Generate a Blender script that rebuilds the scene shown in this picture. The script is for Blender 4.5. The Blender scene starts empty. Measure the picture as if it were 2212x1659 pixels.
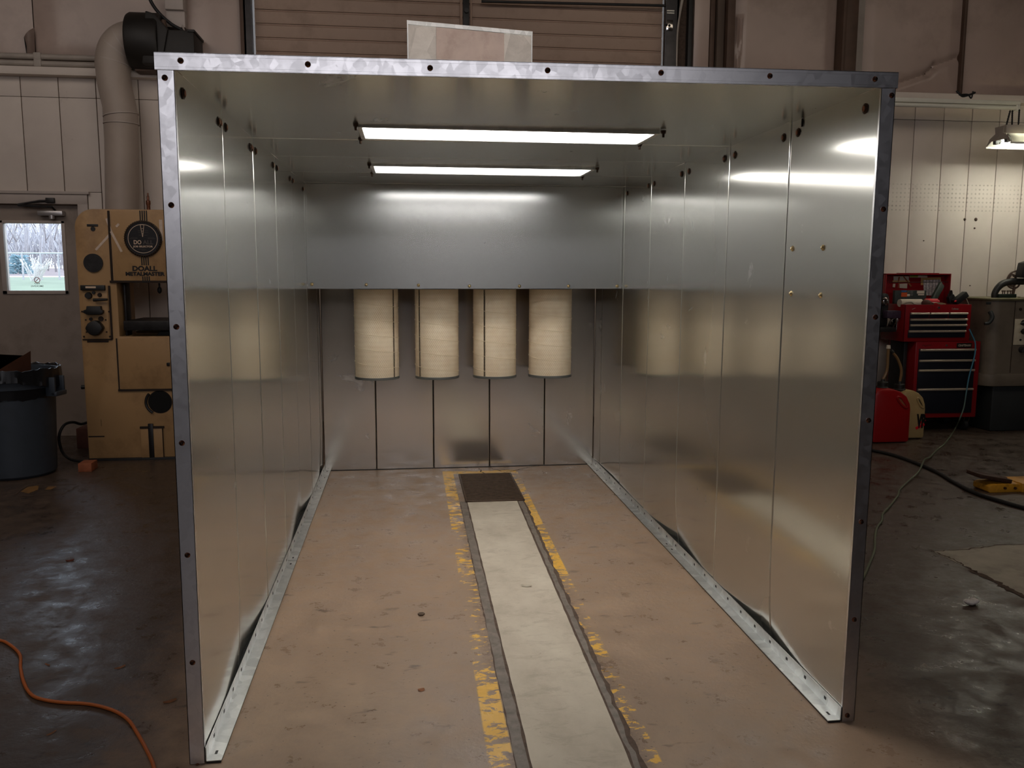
import bpy, bmesh, math, random
from mathutils import Vector, Matrix
C = bpy.context.scene.collection
rnd = random.Random(7)
pi = math.pi

# ------------------------------------------------------------------ camera
FPX, YAW, PITCH, ROLL = 1845.0, 0.12339538, 0.13069964, 0.00272799
CAM = Vector((-0.4049853, -2.5307299, 1.4913884))
cy, sy, cp, sp = math.cos(YAW), math.sin(YAW), math.cos(PITCH), math.sin(PITCH)
Fv = Vector((sy*cp, cy*cp, -sp)); R0 = Vector((cy, -sy, 0)); U0 = R0.cross(Fv)
Rv = math.cos(ROLL)*R0 + math.sin(ROLL)*U0
Uv = -math.sin(ROLL)*R0 + math.cos(ROLL)*U0
camd = bpy.data.cameras.new('camera'); cam = bpy.data.objects.new('camera', camd); C.objects.link(cam)
camd.sensor_width = 36; camd.lens = 36*FPX/2212; camd.clip_start = 0.05; camd.clip_end = 400
M = Matrix.Identity(4)
for i, v in enumerate((Rv, Uv, -Fv)):
    for j in range(3): M[j][i] = v[j]
M.translation = CAM; cam.matrix_world = M
bpy.context.scene.camera = cam

def ray(x, y): return Fv + Rv*((x-1106)/FPX) - Uv*((y-829.5)/FPX)
def at(x, y, Y):                      # point of the photo on the vertical plane y = Y
    d = ray(x, y); return CAM + d*((Y-CAM.y)/d.y)
def fl(x, y, z=0.0):                  # point of the photo on the level z
    d = ray(x, y); return CAM + d*((z-CAM.z)/d.z)

# ------------------------------------------------------------------ materials
def lin(c): return tuple(((v/255)/12.92 if v/255 <= .04045 else ((v/255+.055)/1.055)**2.4) for v in c)
class NT:
    def __init__(s, name):
        s.m = bpy.data.materials.new(name); s.m.use_nodes = True
        s.t = s.m.node_tree; s.n = s.t.nodes; s.l = s.t.links
        s.b = s.n['Principled BSDF']; s.out = s.n['Material Output']
        s._tc = None
    def set(s, k, v):
        i = s.b.inputs[k]
        if hasattr(v, 'links') or isinstance(v, bpy.types.NodeSocket): s.l.new(v, i)
        else: i.default_value = (*v, 1) if isinstance(v, tuple) and len(v) == 3 and i.type == 'RGBA' else v
    def tc(s):
        if not s._tc: s._tc = s.n.new('ShaderNodeTexCoord').outputs['Object']
        return s._tc
    def mp(s, sc=(1, 1, 1), rot=(0, 0, 0), loc=(0, 0, 0)):
        n = s.n.new('ShaderNodeMapping'); s.l.new(s.tc(), n.inputs[0])
        n.inputs['Scale'].default_value = sc; n.inputs['Rotation'].default_value = rot; n.inputs['Location'].default_value = loc
        return n.outputs[0]
    def noise(s, scale, detail=4, rough=.55, vec=None, out='Fac', dist=0):
        n = s.n.new('ShaderNodeTexNoise'); n.inputs['Scale'].default_value = scale
        n.inputs['Detail'].default_value = detail; n.inputs['Roughness'].default_value = rough; n.inputs['Distortion'].default_value = dist
        s.l.new(vec or s.tc(), n.inputs['Vector']); return n.outputs[out]
    def voro(s, scale, vec=None, out='Color', feat='F1'):
        n = s.n.new('ShaderNodeTexVoronoi'); n.feature = feat; n.inputs['Scale'].default_value = scale
        s.l.new(vec or s.tc(), n.inputs['Vector']); return n.outputs[out]
    def ramp(s, fac, stops, interp='LINEAR'):
        n = s.n.new('ShaderNodeValToRGB'); s.l.new(fac, n.inputs[0]); r = n.color_ramp; r.interpolation = interp
        while len(r.elements) < len(stops): r.elements.new(.5)
        for e, (p, c) in zip(r.elements, stops):
            e.position = p; e.color = (*c, 1) if isinstance(c, tuple) else (c, c, c, 1)
        return n.outputs[0]
    def mix(s, f, a, b, blend='MIX'):
        n = s.n.new('ShaderNodeMix'); n.data_type = 'RGBA'; n.blend_type = blend
        for i, v in ((0, f), (6, a), (7, b)):
            if isinstance(v, bpy.types.NodeSocket): s.l.new(v, n.inputs[i])
            else: n.inputs[i].default_value = (*v, 1) if isinstance(v, tuple) else v
        return n.outputs[2]
    def math(s, op, a, b=0.0, c=None):
        n = s.n.new('ShaderNodeMath'); n.operation = op
        for i, v in enumerate((a, b) if c is None else (a, b, c)):
            if isinstance(v, bpy.types.NodeSocket): s.l.new(v, n.inputs[i])
            else: n.inputs[i].default_value = v
        return n.outputs[0]
    def xyz(s, vec=None):
        n = s.n.new('ShaderNodeSeparateXYZ'); s.l.new(vec or s.tc(), n.inputs[0]); return n.outputs
    def bump(s, h, strength=.3, dist=.01):
        n = s.n.new('ShaderNodeBump'); n.inputs['Strength'].default_value = strength; n.inputs['Distance'].default_value = dist
        s.l.new(h, n.inputs['Height']); s.l.new(n.outputs[0], s.b.inputs['Normal']); return n.outputs[0]

def simple(name, c, rough=.5, metal=0, var=.12, scale=12, bump=0, bscale=60, dirt=None, **kw):
    s = NT(name); c = lin(c)
    d = tuple(v*(1-var) for v in c); e = tuple(min(1, v*(1+var)) for v in c)
    col = s.ramp(s.noise(scale), [(.3, d), (.7, e)])
    if dirt:
        dc, amt, dsc = dirt
        col = s.mix(s.ramp(s.noise(dsc, 8, .65), [(.5-.0, 0.0), (.5+.25, amt)]), col, lin(dc))
    s.set('Base Color', col); s.set('Roughness', rough); s.set('Metallic', metal)
    if bump: s.bump(s.noise(bscale), bump, .004)
    for k, v in kw.items(): s.set(k.replace('_', ' '), v)
    return s.m
def emis(name, c, strength):
    s = NT(name); s.set('Base Color', (.8, .8, .8)); s.set('Emission Color', c); s.set('Emission Strength', strength)
    s.set('Roughness', .4); return s.m

def galv_panel(name, axis='Z', rough=.135, aniso=.3, tone=(.88, .87, .85), soft=.27):
    s = NT(name)
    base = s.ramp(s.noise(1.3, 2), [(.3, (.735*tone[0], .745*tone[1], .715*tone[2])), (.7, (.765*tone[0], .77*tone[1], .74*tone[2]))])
    gp = s.n.new('ShaderNodeNewGeometry').outputs['Position']
    sm = s.ramp(s.noise(4.5, 6, .66, gp, 'Fac', .5), [(.665, 0.0), (.73, .28)])
    base = s.mix(sm, base, (.90, .91, .90)); s.set('Metallic', s.math('SUBTRACT', 1.0, s.math('MULTIPLY', sm, .5)))
    s.set('Base Color', base); s.set('Roughness', rough); s.set('Anisotropic', aniso)
    t = s.n.new('ShaderNodeTangent'); t.direction_type = 'RADIAL'; t.axis = axis
    s.l.new(t.outputs[0], s.b.inputs['Tangent'])
    g = s.n.new('ShaderNodeBsdfAnisotropic'); s.l.new(base, g.inputs['Color']); s.l.new(t.outputs[0], g.inputs['Tangent'])
    g.inputs['Roughness'].default_value = .40; g.inputs['Anisotropy'].default_value = .1
    m = s.n.new('ShaderNodeMixShader'); m.inputs[0].default_value = soft
    s.l.new(s.b.outputs[0], m.inputs[1]); s.l.new(g.outputs[0], m.inputs[2]); s.l.new(m.outputs[0], s.out.inputs[0])
    return s.m
def galv_blotch(name, lo, hi, rough=.36, scale=26):
    s = NT(name)
    v = s.voro(scale, s.mp((1, 1, .8)), 'Color'); n = s.noise(scale*.8, 8, .75, None, 'Fac', .8)
    f = s.math('ADD', s.math('MULTIPLY', s.xyz(v)[0], .35), s.math('MULTIPLY', n, .65))
    s.set('Base Color', s.ramp(f, [(.32, lo), (.66, hi)])); s.set('Metallic', 1.0)
    s.set('Roughness', s.ramp(f, [(.3, rough+.05), (.7, rough-.02)]))
    return s.m

MT = {}
MT['panel_v'] = galv_panel('galvanised_wall_sheet', 'Z')
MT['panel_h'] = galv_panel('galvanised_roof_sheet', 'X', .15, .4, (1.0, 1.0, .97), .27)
MT['panel_b'] = galv_panel('galvanised_hood_sheet', 'Z', .19, .7, (.88, .89, .94), .25)
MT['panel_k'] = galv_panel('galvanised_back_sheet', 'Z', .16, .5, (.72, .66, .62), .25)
MT['flange'] = galv_blotch('galvanised_spangle_flange', (.66, .66, .68), (.73, .73, .75), .30, 50)
MT['angle'] = galv_blotch('galvanised_bright_angle', (.60, .62, .62), (.80, .82, .82), .38, 18)
MT['housing'] = galv_blotch('galvanised_dull_housing', (.46, .43, .40), (.62, .59, .55), .5, 8)
MT['brass'] = simple('brass_washer', (150, 104, 84), .35, 1, .2, 200)
MT['bolt_dark'] = simple('dark_screw', (60, 45, 35), .45, .8, .2, 200)
MT['zinc_bolt'] = simple('yellow_zinc_bolt', (215, 195, 150), .3, 1, .15, 200)
MT['black'] = simple('black_hole', (8, 8, 8), .9)
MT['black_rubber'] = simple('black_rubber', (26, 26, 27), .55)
MT['black_paint'] = simple('black_machine_paint', (30, 29, 29), .5, 0, .3, 20)
MT['dark_steel'] = simple('dark_steel', (58, 56, 56), .45, .7, .25, 20)
MT['chrome'] = simple('chrome', (215, 210, 205), .12, 1, .03)
MT['board'] = simple('white_backing_board', (176, 158, 150), .7, 0, .08, 9, dirt=((120, 90, 75), .5, 6))
MT['lens'] = emis('led_lens', (1.0, .955, .90), 18.0)
MT['lens_deep'] = emis('led_lens_deep', (1.0, .955, .90), 9.5)
MT['tube'] = emis('fluorescent_tube', (1.0, 1.0, .86), 26.0)
MT['tube_bay'] = emis('bay_lamp_tube', (1.0, .93, .84), 9.0)
MT['white_enamel'] = simple('white_enamel', (222, 220, 208), .35, 0, .04)
MT['dusty_white'] = simple('dusty_white_metal', (165, 155, 145), .5, 0, .1, 6)

# floor ------------------------------------------------------------
s = NT('stained_concrete_floor')
x, y, z = s.xyz()
n1 = s.noise(.9, 8, .62, None, 'Fac', .3); n2 = s.noise(7, 8, .7); n3 = s.noise(46, 5, .6)
base = s.ramp(n1, [(.28, lin((138, 115, 95))), (.52, lin((157, 132, 110))), (.78, lin((171, 147, 123)))])
base = s.mix(s.ramp(n2, [(.35, .45), (.6, 0.0)]), base, lin((112, 91, 76)))
base = s.mix(s.ramp(s.noise(16, 4, .5, s.mp((.4, 1, 1), (0, 0, .2))), [(.64, 0.0), (.72, .75)]), base, lin((84, 66, 56)))
base = s.mix(s.ramp(s.noise(62, 2, .5), [(.69, 0.0), (.74, .7)]), base, lin((70, 56, 50)))
# the workshop floor around the booth is darker and browner, with near-black blotches
ax = s.math('ABSOLUTE', s.math('ADD', x, s.math('MULTIPLY', s.math('SUBTRACT', n2, .5), .5)))
side_mask = s.ramp(s.math('MULTIPLY', ax, .4), [(.42, 0.0), (.58, 1.0)])
gcol = s.ramp(n2, [(.3, lin((60, 49, 41))), (.7, lin((90, 75, 64)))])
gcol = s.mix(s.ramp(s.noise(30, 5, .7, s.mp((.5, 1, 1), loc=(5, 2, 0))), [(.56, 0.0), (.68, .7)]), gcol, lin((30, 24, 21)))
base = s.mix(side_mask, base, gcol)
# yellow line paint, worn
def band(xc, hw, soft=.006):
    d = s.math('ABSOLUTE', s.math('SUBTRACT', x, xc))
    return s.math('SUBTRACT', 1.0, s.math('MINIMUM', 1.0, s.math('DIVIDE', s.math('MAXIMUM', s.math('SUBTRACT', d, hw), 0.0), soft)))
ym = s.math('DIVIDE', s.math('SUBTRACT', y, -.5), 4.5)      # 0 at y=-.5 , 1 at y=4
wear = s.math('ADD', s.math('MULTIPLY', s.noise(22, 8, .72, s.mp((.6, 1.3, 1)), 'Fac', .4), .85), s.math('MULTIPLY', s.noise(9, 3, .5), .25))
xl = s.math('ADD', -.122, s.math('MULTIPLY', s.math('SUBTRACT', y, 1.8), .006))
dl = s.ramp(ym, [(0, .50), (.09, .50), (.12, .59), (.20, .60), (.23, .49), (.34, .46), (.42, .49), (.47, .52), (.50, .54), (.54, .47), (.60, .48), (.64, .54), (.70, .53), (.78, .56), (.86, .58), (.93, .62), (.945, .60)])
xr = s.math('ADD', .345, s.math('MULTIPLY', s.math('SUBTRACT', y, 1.8), .014))
dr = s.ramp(ym, [(0, .49), (.12, .50), (.18, .49), (.22, .49), (.28, .54), (.33, .47), (.42, .50), (.46, .58), (.52, .56), (.55, .60), (.60, .52), (.64, .59), (.70, .60), (.78, .56), (.84, .52), (.93, .51), (.945, .50)])
pl = s.math('MULTIPLY', band(xl, .036), s.math('GREATER_THAN', dl, wear))
pr = s.math('MULTIPLY', band(xr, .036), s.math('GREATER_THAN', dr, wear))
inl = s.math('MULTIPLY', s.math('LESS_THAN', y, 3.77), 1.0)
# cross bar beyond the grate
cb = s.math('MULTIPLY', s.math('MULTIPLY', s.math('GREATER_THAN', y, 3.68), s.math('LESS_THAN', y, 3.76)),
            s.math('MULTIPLY', s.math('MULTIPLY', s.math('GREATER_THAN', x, -.115), s.math('LESS_THAN', x, .40)), s.math('GREATER_THAN', .62, wear)))
paint = s.math('MINIMUM', 1.0, s.math('ADD', s.math('MULTIPLY', s.math('ADD', pl, pr), inl), cb))
# dirt collected along the trench edges
e1 = band(s.math('ADD', -.062, s.math('MULTIPLY', s.math('SUBTRACT', y, 1.8), .004)), .02, .05)
e2 = band(s.math('ADD', .308, s.math('MULTIPLY', s.math('SUBTRACT', y, 1.8), .014)), .015, .05)
edge = s.math('MULTIPLY', s.math('MINIMUM', 1.0, s.math('ADD', e1, e2)), s.ramp(n3, [(.35, .75), (.6, .2)]))
base = s.mix(edge, base, lin((84, 66, 54)))
s.set('Base Color', s.mix(paint, base, s.mix(n3, lin((212, 160, 52)), lin((232, 184, 78)))))
s.set('Roughness', s.ramp(n2, [(.35, .22), (.65, .60)]))
s.set('Specular IOR Level', .5)
hh = s.math('ADD', s.math('MULTIPLY', n2, .6), s.math('MULTIPLY', n3, .4))
s.bump(hh, .6, .005)
MT['floor'] = s.m

s = NT('pale_slab_concrete')
n1 = s.noise(3, 8, .62, s.mp((1, .6, 1))); n2 = s.noise(40, 5, .6); n4 = s.noise(7, 8, .75, s.mp((1, 2.2, 1), loc=(3, 1, 0)), 'Fac', .6)
base = s.ramp(n1, [(.3, lin((168, 157, 141))), (.5, lin((190, 179, 162))), (.7, lin((205, 195, 178)))])
base = s.mix(s.ramp(n4, [(.52, 0.0), (.68, .5)]), base, lin((148, 136, 120)))
base = s.mix(s.ramp(n2, [(.66, 0.0), (.76, .6)]), base, lin((112, 100, 88)))
s.set('Base Color', base); s.set('Roughness', .75); s.bump(n2, .3, .003)
MT['slab'] = s.m
MT['border'] = simple('worn_concrete_border', (118, 108, 99), .6, 0, .2, 25, .5, 40, dirt=((66, 54, 46), .8, 14))
MT['gutter'] = simple('dark_joint', (84, 68, 57), .9, 0, .3, 40)
MT['grate'] = simple('rusty_grate_steel', (84, 66, 52), .6, .3, .3, 30)
MT['patch'] = simple('pale_patch_concrete', (168, 160, 144), .7, 0, .12, 7, .3, 40, dirt=((80, 74, 64), .6, 5))

# white painted panelling with a band of old dots and stains
s = NT('painted_panel_wall')
x, y, z = s.xyz()
n1 = s.noise(1.3, 6, .6); n2 = s.noise(9, 8, .7)
base = s.ramp(n1, [(.3, lin((206, 194, 184))), (.7, lin((222, 211, 200)))])
low = s.ramp(s.math('ADD', s.math('MULTIPLY', z, .9), s.math('MULTIPLY', n2, .5)), [(.35, .75), (.9, 0.0)])
base = s.mix(low, base, lin((150, 132, 116)))
base = s.mix(s.ramp(s.noise(5, 8, .75), [(.64, 0.0), (.72, .35)]), base, lin((120, 104, 92)))
dx = s.math('ABSOLUTE', s.math('SUBTRACT', s.math('FRACT', s.math('MULTIPLY', x, 24)), .5))
dz = s.math('ABSOLUTE', s.math('SUBTRACT', s.math('FRACT', s.math('MULTIPLY', z, 24)), .5))
dd = s.math('LESS_THAN', s.math('ADD', s.math('MULTIPLY', dx, dx), s.math('MULTIPLY', dz, dz)), .05)
bnd = s.math('MULTIPLY', s.math('MULTIPLY', s.math('GREATER_THAN', z, 2.10), s.math('LESS_THAN', z, 2.36)), s.math('GREATER_THAN', x, 3.9))
base = s.mix(s.math('MULTIPLY', s.math('MULTIPLY', dd, bnd), s.ramp(n2, [(.4, .1), (.6, .55)])), base, lin((132, 118, 104)))
s.set('Base Color', base); s.set('Roughness', .6); s.bump(n2, .12, .004)
MT['wall'] = s.m
MT['groove'] = simple('dark_groove', (92, 76, 64), .9)
MT['upper'] = simple('vinyl_insulation_facing', (176, 156, 145), .30, 0, .09, 1.6, .35, 2.2, dirt=((108, 90, 78), .5, 1.4))
MT['slats'] = simple('almond_door_slats', (168, 142, 124), .5, 0, .06, 3, dirt=((100, 78, 62), .5, 3))
MT['track'] = simple('grey_track_steel', (78, 76, 77), .45, .6, .2, 12)
MT['brown_steel'] = simple('rusty_brown_column', (86, 66, 54), .6, .1, .2, 8)
MT['ceiling'] = simple('dark_ceiling', (70, 62, 58), .8)
MT['side_wall'] = simple('dim_side_wall', (90, 75, 64), .7, 0, .2, 1)
MT['door'] = simple('putty_door_paint', (150, 136, 125), .5, 0, .06, 4, dirt=((92, 80, 70), .6, 3))
MT['frame'] = simple('pale_frame_paint', (182, 170, 162), .5, 0, .06, 8)

# ------------------------------------------------------------------ mesh tools
class MB:
    def __init__(s): s.bm = bmesh.new()
    def _add(s, b, mi=0, smooth=False, mat=None):
        if mat is not None: bmesh.ops.transform(b, matrix=mat, verts=b.verts)
        for f in b.faces: f.material_index = mi; f.smooth = smooth
        me = bpy.data.meshes.new('tmp'); b.to_mesh(me); b.free()
        s.bm.from_mesh(me); bpy.data.meshes.remove(me); return s
    def box(s, a, b, bev=0, mi=0, mat=None, seg=2):
        t = bmesh.new(); bmesh.ops.create_cube(t, size=1)
        a = Vector(a); b = Vector(b); c = (a+b)/2; d = b-a
        for v in t.verts: v.co = Vector((v.co.x*abs(d.x), v.co.y*abs(d.y), v.co.z*abs(d.z))) + c
        if bev: bmesh.ops.bevel(t, geom=list(t.edges), offset=bev, segments=seg, affect='EDGES', profile=.5)
        return s._add(t, mi, bool(bev), mat)
    def obox(s, c, ax, half, bev=0, mi=0):           # oriented box
        m = Matrix.Identity(4)
        for i, v in enumerate(ax):
            v = Vector(v).normalized()
            for j in range(3): m[j][i] = v[j]
        m.translation = Vector(c); h = Vector(half)
        return s.box(-h, h, bev, mi, m)
    def cyl(s, a, b, r, r2=None, n=24, mi=0, smooth=True, caps=True):
        a = Vector(a); b = Vector(b); r2 = r if r2 is None else r2
        t = bmesh.new(); bmesh.ops.create_cone(t, cap_ends=caps, segments=n, radius1=r, radius2=r2, depth=(b-a).length)
        q = (b-a).to_track_quat('Z', 'Y').to_matrix().to_4x4(); q.translation = (a+b)/2
        s._add(t, mi, smooth, q)
        return s
    def ball(s, c, r, sc=(1, 1, 1), mi=0, n=16):
        t = bmesh.new(); bmesh.ops.create_uvsphere(t, u_segments=n, v_segments=max(6, n//2), radius=1)
        m = Matrix.Diagonal((r*sc[0], r*sc[1], r*sc[2], 1)); m.translation = Vector(c)
        return s._add(t, mi, True, m)
    def lathe(s, prof, c, axis='Z', n=32, mi=0, smooth=True):
        t = bmesh.new(); rings = []
        for r, h in prof:
            rings.append([t.verts.new((r*math.cos(2*pi*i/n), r*math.sin(2*pi*i/n), h)) for i in range(n)])
        for p, q in zip(rings, rings[1:]):
            for i in range(n): t.faces.new((p[i], p[(i+1) % n], q[(i+1) % n], q[i]))
        if prof[0][0] > 1e-5: t.faces.new(rings[0][::-1])
        if prof[-1][0] > 1e-5: t.faces.new(rings[-1])
        bmesh.ops.remove_doubles(t, verts=t.verts, dist=1e-6)
        m = {'Z': Matrix.Identity(4), 'Y': Matrix.Rotation(pi/2, 4, 'X'), 'X': Matrix.Rotation(pi/2, 4, 'Y')}[axis].copy()
        m.translation = Vector(c)
        return s._add(t, mi, smooth, m)
    def prism(s, pts, y0, y1, mi=0, plane='XZ', bev=0, smooth=False):   # polygon extruded
        t = bmesh.new()
        def P(u, v, w): return {'XZ': (u, w, v), 'XY': (u, v, w), 'YZ': (w, u, v)}[plane]
        A = [t.verts.new(P(u, v, y0)) for u, v in pts]; B = [t.verts.new(P(u, v, y1)) for u, v in pts]
        t.faces.new(A); t.faces.new(B[::-1])
        for i in range(len(pts)): t.faces.new((A[i], B[i], B[(i+1) % len(pts)], A[(i+1) % len(pts)]))
        bmesh.ops.recalc_face_normals(t, faces=t.faces)
        if bev:
            es = [e for e in t.edges if e.calc_face_angle(0) > .5]
            bmesh.ops.bevel(t, geom=es, offset=bev, segments=2, affect='EDGES', profile=.5)
        return s._add(t, mi, smooth)
    def tube(s, pts, r, n=10, mi=0, sub=6, closed=False, flat=None):
        P = [Vector(p) for p in pts]; Q = []
        if sub and len(P) > 2:
            for i in range(len(P)-1):
                p0 = P[max(i-1, 0)]; p1 = P[i]; p2 = P[i+1]; p3 = P[min(i+2, len(P)-1)]
                for k in range(sub):
                    u = k/sub
                    Q.append(.5*((2*p1)+(p2-p0)*u+(2*p0-5*p1+4*p2-p3)*u*u+(3*p1-p0-3*p2+p3)*u**3))
            Q.append(P[-1])
        else: Q = P
        t = bmesh.new(); rings = []; N = None
        for i, p in enumerate(Q):
            T = (Q[min(i+1, len(Q)-1)]-Q[max(i-1, 0)]).normalized()
            if N is None: N = T.orthogonal().normalized()
            N = (N - T*N.dot(T)).normalized(); B = T.cross(N)
            rr = r(i/(len(Q)-1)) if callable(r) else r
            rings.append([t.verts.new(p + (N*math.cos(2*pi*k/n) + B*math.sin(2*pi*k/n))*rr) for k in range(n)])
        for a, b in zip(rings, rings[1:]):
            for k in range(n): t.faces.new((a[k], a[(k+1) % n], b[(k+1) % n], b[k]))
        t.faces.new(rings[0][::-1]); t.faces.new(rings[-1])
        return s._add(t, mi, True)
    def grid(s, nu, nv, fn, mi=0, smooth=True, thick=0, nrm=None):     # surface patch, optionally with thickness
        t = bmesh.new(); g = [[t.verts.new(fn(i/nu, j/nv)) for j in range(nv+1)] for i in range(nu+1)]
        for i in range(nu):
            for j in range(nv): t.faces.new((g[i][j], g[i+1][j], g[i+1][j+1], g[i][j+1]))
        if thick: bmesh.ops.solidify(t, geom=t.faces[:], thickness=thick)
        bmesh.ops.recalc_face_normals(t, faces=t.faces)
        return s._add(t, mi, smooth)
    def mesh(s, name): 
        me = bpy.data.meshes.new(name); s.bm.to_mesh(me); s.bm.free(); return me

def wl(o):
    v = Vector((0, 0, 0))
    while o: v += o.location; o = o.parent
    return v
def tag(o, label=None, cat=None, group=None, kind=None):
    for k, v in (('label', label), ('category', cat), ('group', group), ('kind', kind)):
        if v: o[k] = v
    return o
def empty(name, loc, label=None, cat=None, group=None, kind=None):
    o = bpy.data.objects.new(name, None); C.objects.link(o); o.location = Vector(loc); o.empty_display_size = .1
    return tag(o, label, cat, group, kind)
def sharp(me, ang=35):
    try:
        me.set_sharp_from_angle(angle=math.radians(ang))
    except Exception: pass
def build(mb, name, mats, parent=None, origin=None, warpf=None):
    me = mb.mesh(name)
    if warpf:
        for v in me.vertices: v.co = warpf(v.co)
    if parent: off = wl(parent)
    elif origin is not None: off = Vector(origin)
    else:
        co = [v.co for v in me.vertices]
        off = Vector(((min(c.x for c in co)+max(c.x for c in co))/2, (min(c.y for c in co)+max(c.y for c in co))/2, min(c.z for c in co)))
    # a part gets its own origin (centre of its shape)
    if parent:
        co = [v.co for v in me.vertices]
        org = Vector([(min(c[i] for c in co)+max(c[i] for c in co))/2 for i in range(3)])
    else: org = off
    me.transform(Matrix.Translation(-org))
    for m in (mats if isinstance(mats, (list, tuple)) else [mats]): me.materials.append(MT[m] if isinstance(m, str) else m)
    sharp(me)
    o = bpy.data.objects.new(name, me); C.objects.link(o)
    o.location = org - off if parent else org
    if parent: o.parent = parent
    return o
def inst(o, parent, loc, rot=None, scale=None):            # one more of the same part, shared mesh
    c = o.copy(); C.objects.link(c); c.parent = parent; c.location = Vector(loc) - wl(parent)
    if rot is not None: c.rotation_euler = rot
    if scale: c.scale = scale
    return c
def struct(mb, name, mats, origin=(0, 0, 0)):
    return tag(build(mb, name, mats, None, origin), kind='structure')

def text(name, body, c, w, h, mat, parent, ax=(1, 0, 0), up=(0, 0, 1), depth=.002, bold=0, mirror=False):
    cu = bpy.data.curves.new('t', 'FONT'); cu.body = body; cu.size = 1; cu.extrude = .02; cu.offset = bold; cu.resolution_u = 3
    o = bpy.data.objects.new('t', cu); C.objects.link(o); bpy.context.view_layer.update()
    me = bpy.data.meshes.new_from_object(o.evaluated_get(bpy.context.evaluated_depsgraph_get()))
    bpy.data.objects.remove(o); bpy.data.curves.remove(cu)
    xs = [v.co.x for v in me.vertices]; ys = [v.co.y for v in me.vertices]
    cx, cyy = (min(xs)+max(xs))/2, (min(ys)+max(ys))/2; sx = w/(max(xs)-min(xs)); syy = h/(max(ys)-min(ys))
    X = Vector(ax).normalized(); Z = Vector(up).normalized(); N = X.cross(Z)
    for v in me.vertices:
        u = (v.co.x-cx)*sx*(-1 if mirror else 1)
        v.co = X*u + Z*((v.co.y-cyy)*syy) - N*(-v.co.z/.02*depth*.5)
    me.materials.append(MT[mat]); me.name = name
    o = bpy.data.objects.new(name, me); C.objects.link(o); o.parent = parent; o.location = Vector(c)-wl(parent)
    return o

# ------------------------------------------------------------------ room shell
YW = 5.515
XL, XR, YF, ZC = -6.4, 8.6, -11.0, 4.9
mb = MB(); mb.box((XL-.2, YF-.2, -.12), (XR+.2, YW+.3, 0))
floor = struct(mb, 'floor', 'floor')
def drift(yy): return .004*(yy-1.8)
SL = lambda yy: -.0245-.0062*(2.87-yy); SR = lambda yy: .3005-.0145*(2.87-yy)
def strip(f0, f1, y0, y1, z0, z1, n=1, rag=0, seed=1):
    r = random.Random(seed); m = MB(); ys = [y0+(y1-y0)*i/n for i in range(n+1)]
    L = [(f0(v)+r.uniform(-rag, rag), v) for v in ys]; Rr = [(f1(v)+r.uniform(-rag, rag), v) for v in ys]
    m.prism(L+Rr[::-1], z0, z1, 0, 'XY'); return m
def joint(name, f0, f1, y0, y1, z1, matn, n=60, rag=.0015, seed=1):
    r = random.Random(seed); m = MB()
    A = [(f0(y0+(y1-y0)*i/n)+r.uniform(-rag, rag), f1(y0+(y1-y0)*i/n)+r.uniform(-rag, rag)) for i in range(n+1)]
    m.grid(n, 1, lambda u, v: Vector((A[round(u*n)][0 if v < .5 else 1], y0+(y1-y0)*u, z1)), 0, False)
    return build(m, name, matn, floor)
joint('slab', SL, SR, -3.2, 2.868, .0042, 'slab', 90, .0015, 3)
joint('joint', lambda v: SL(v)-.008, lambda v: SR(v)+.010, -3.2, 2.868, .0030, 'gutter', 90, .003, 4)
joint('border_strip', lambda v: SL(v)-.046, lambda v: SL(v)-.002, -3.2, 2.90, .0020, 'border', 90, .0025, 5)
joint('border_strip', lambda v: SR(v)+.002, lambda v: SR(v)+.040-.004*(2.87-v), -3.2, 2.90, .0020, 'border', 120, .005, 6)
joint('joint', lambda v: SR(v)+.034-.004*(2.87-v), lambda v: SR(v)+.052-.003*(2.87-v), -3.2, 2.90, .0012, 'gutter', 160, .006, 7)
joint('joint', lambda v: SL(v)-.050, lambda v: SL(v)-.044, -3.2, 2.90, .0012, 'gutter', 160, .003, 8)
# grate at the end of the trench
g0, g1, gy0, gy1 = -.036, .352, 2.872, 3.632
gr = empty('drain_grate', ((g0+g1)/2, (gy0+gy1)/2, 0), 'rusty steel drain grate at the far end of the pale slab inside the booth', 'drain grate')
mb = MB(); mb.box((g0, gy0, .001), (g1, gy1, .0025)); build(mb, 'pit', 'black', gr)
mb = MB()
for a, b in (((g0, gy0), (g0+.012, gy1)), ((g1-.012, gy0), (g1, gy1)), ((g0, gy0), (g1, gy0+.012)), ((g0, gy1-.012), (g1, gy1))):
    mb.box((*a, .001), (*b, .012), .001)
build(mb, 'grate_frame', 'grate', gr)
mb = MB()
for i in range(26):
    yy = gy0+.022+i*(gy1-gy0-.044)/25
    mb.box((g0+.01, yy-.0048, .003), (g1-.01, yy+.0048, .011), .002)
build(mb, 'grate_bars', 'grate', gr)

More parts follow.
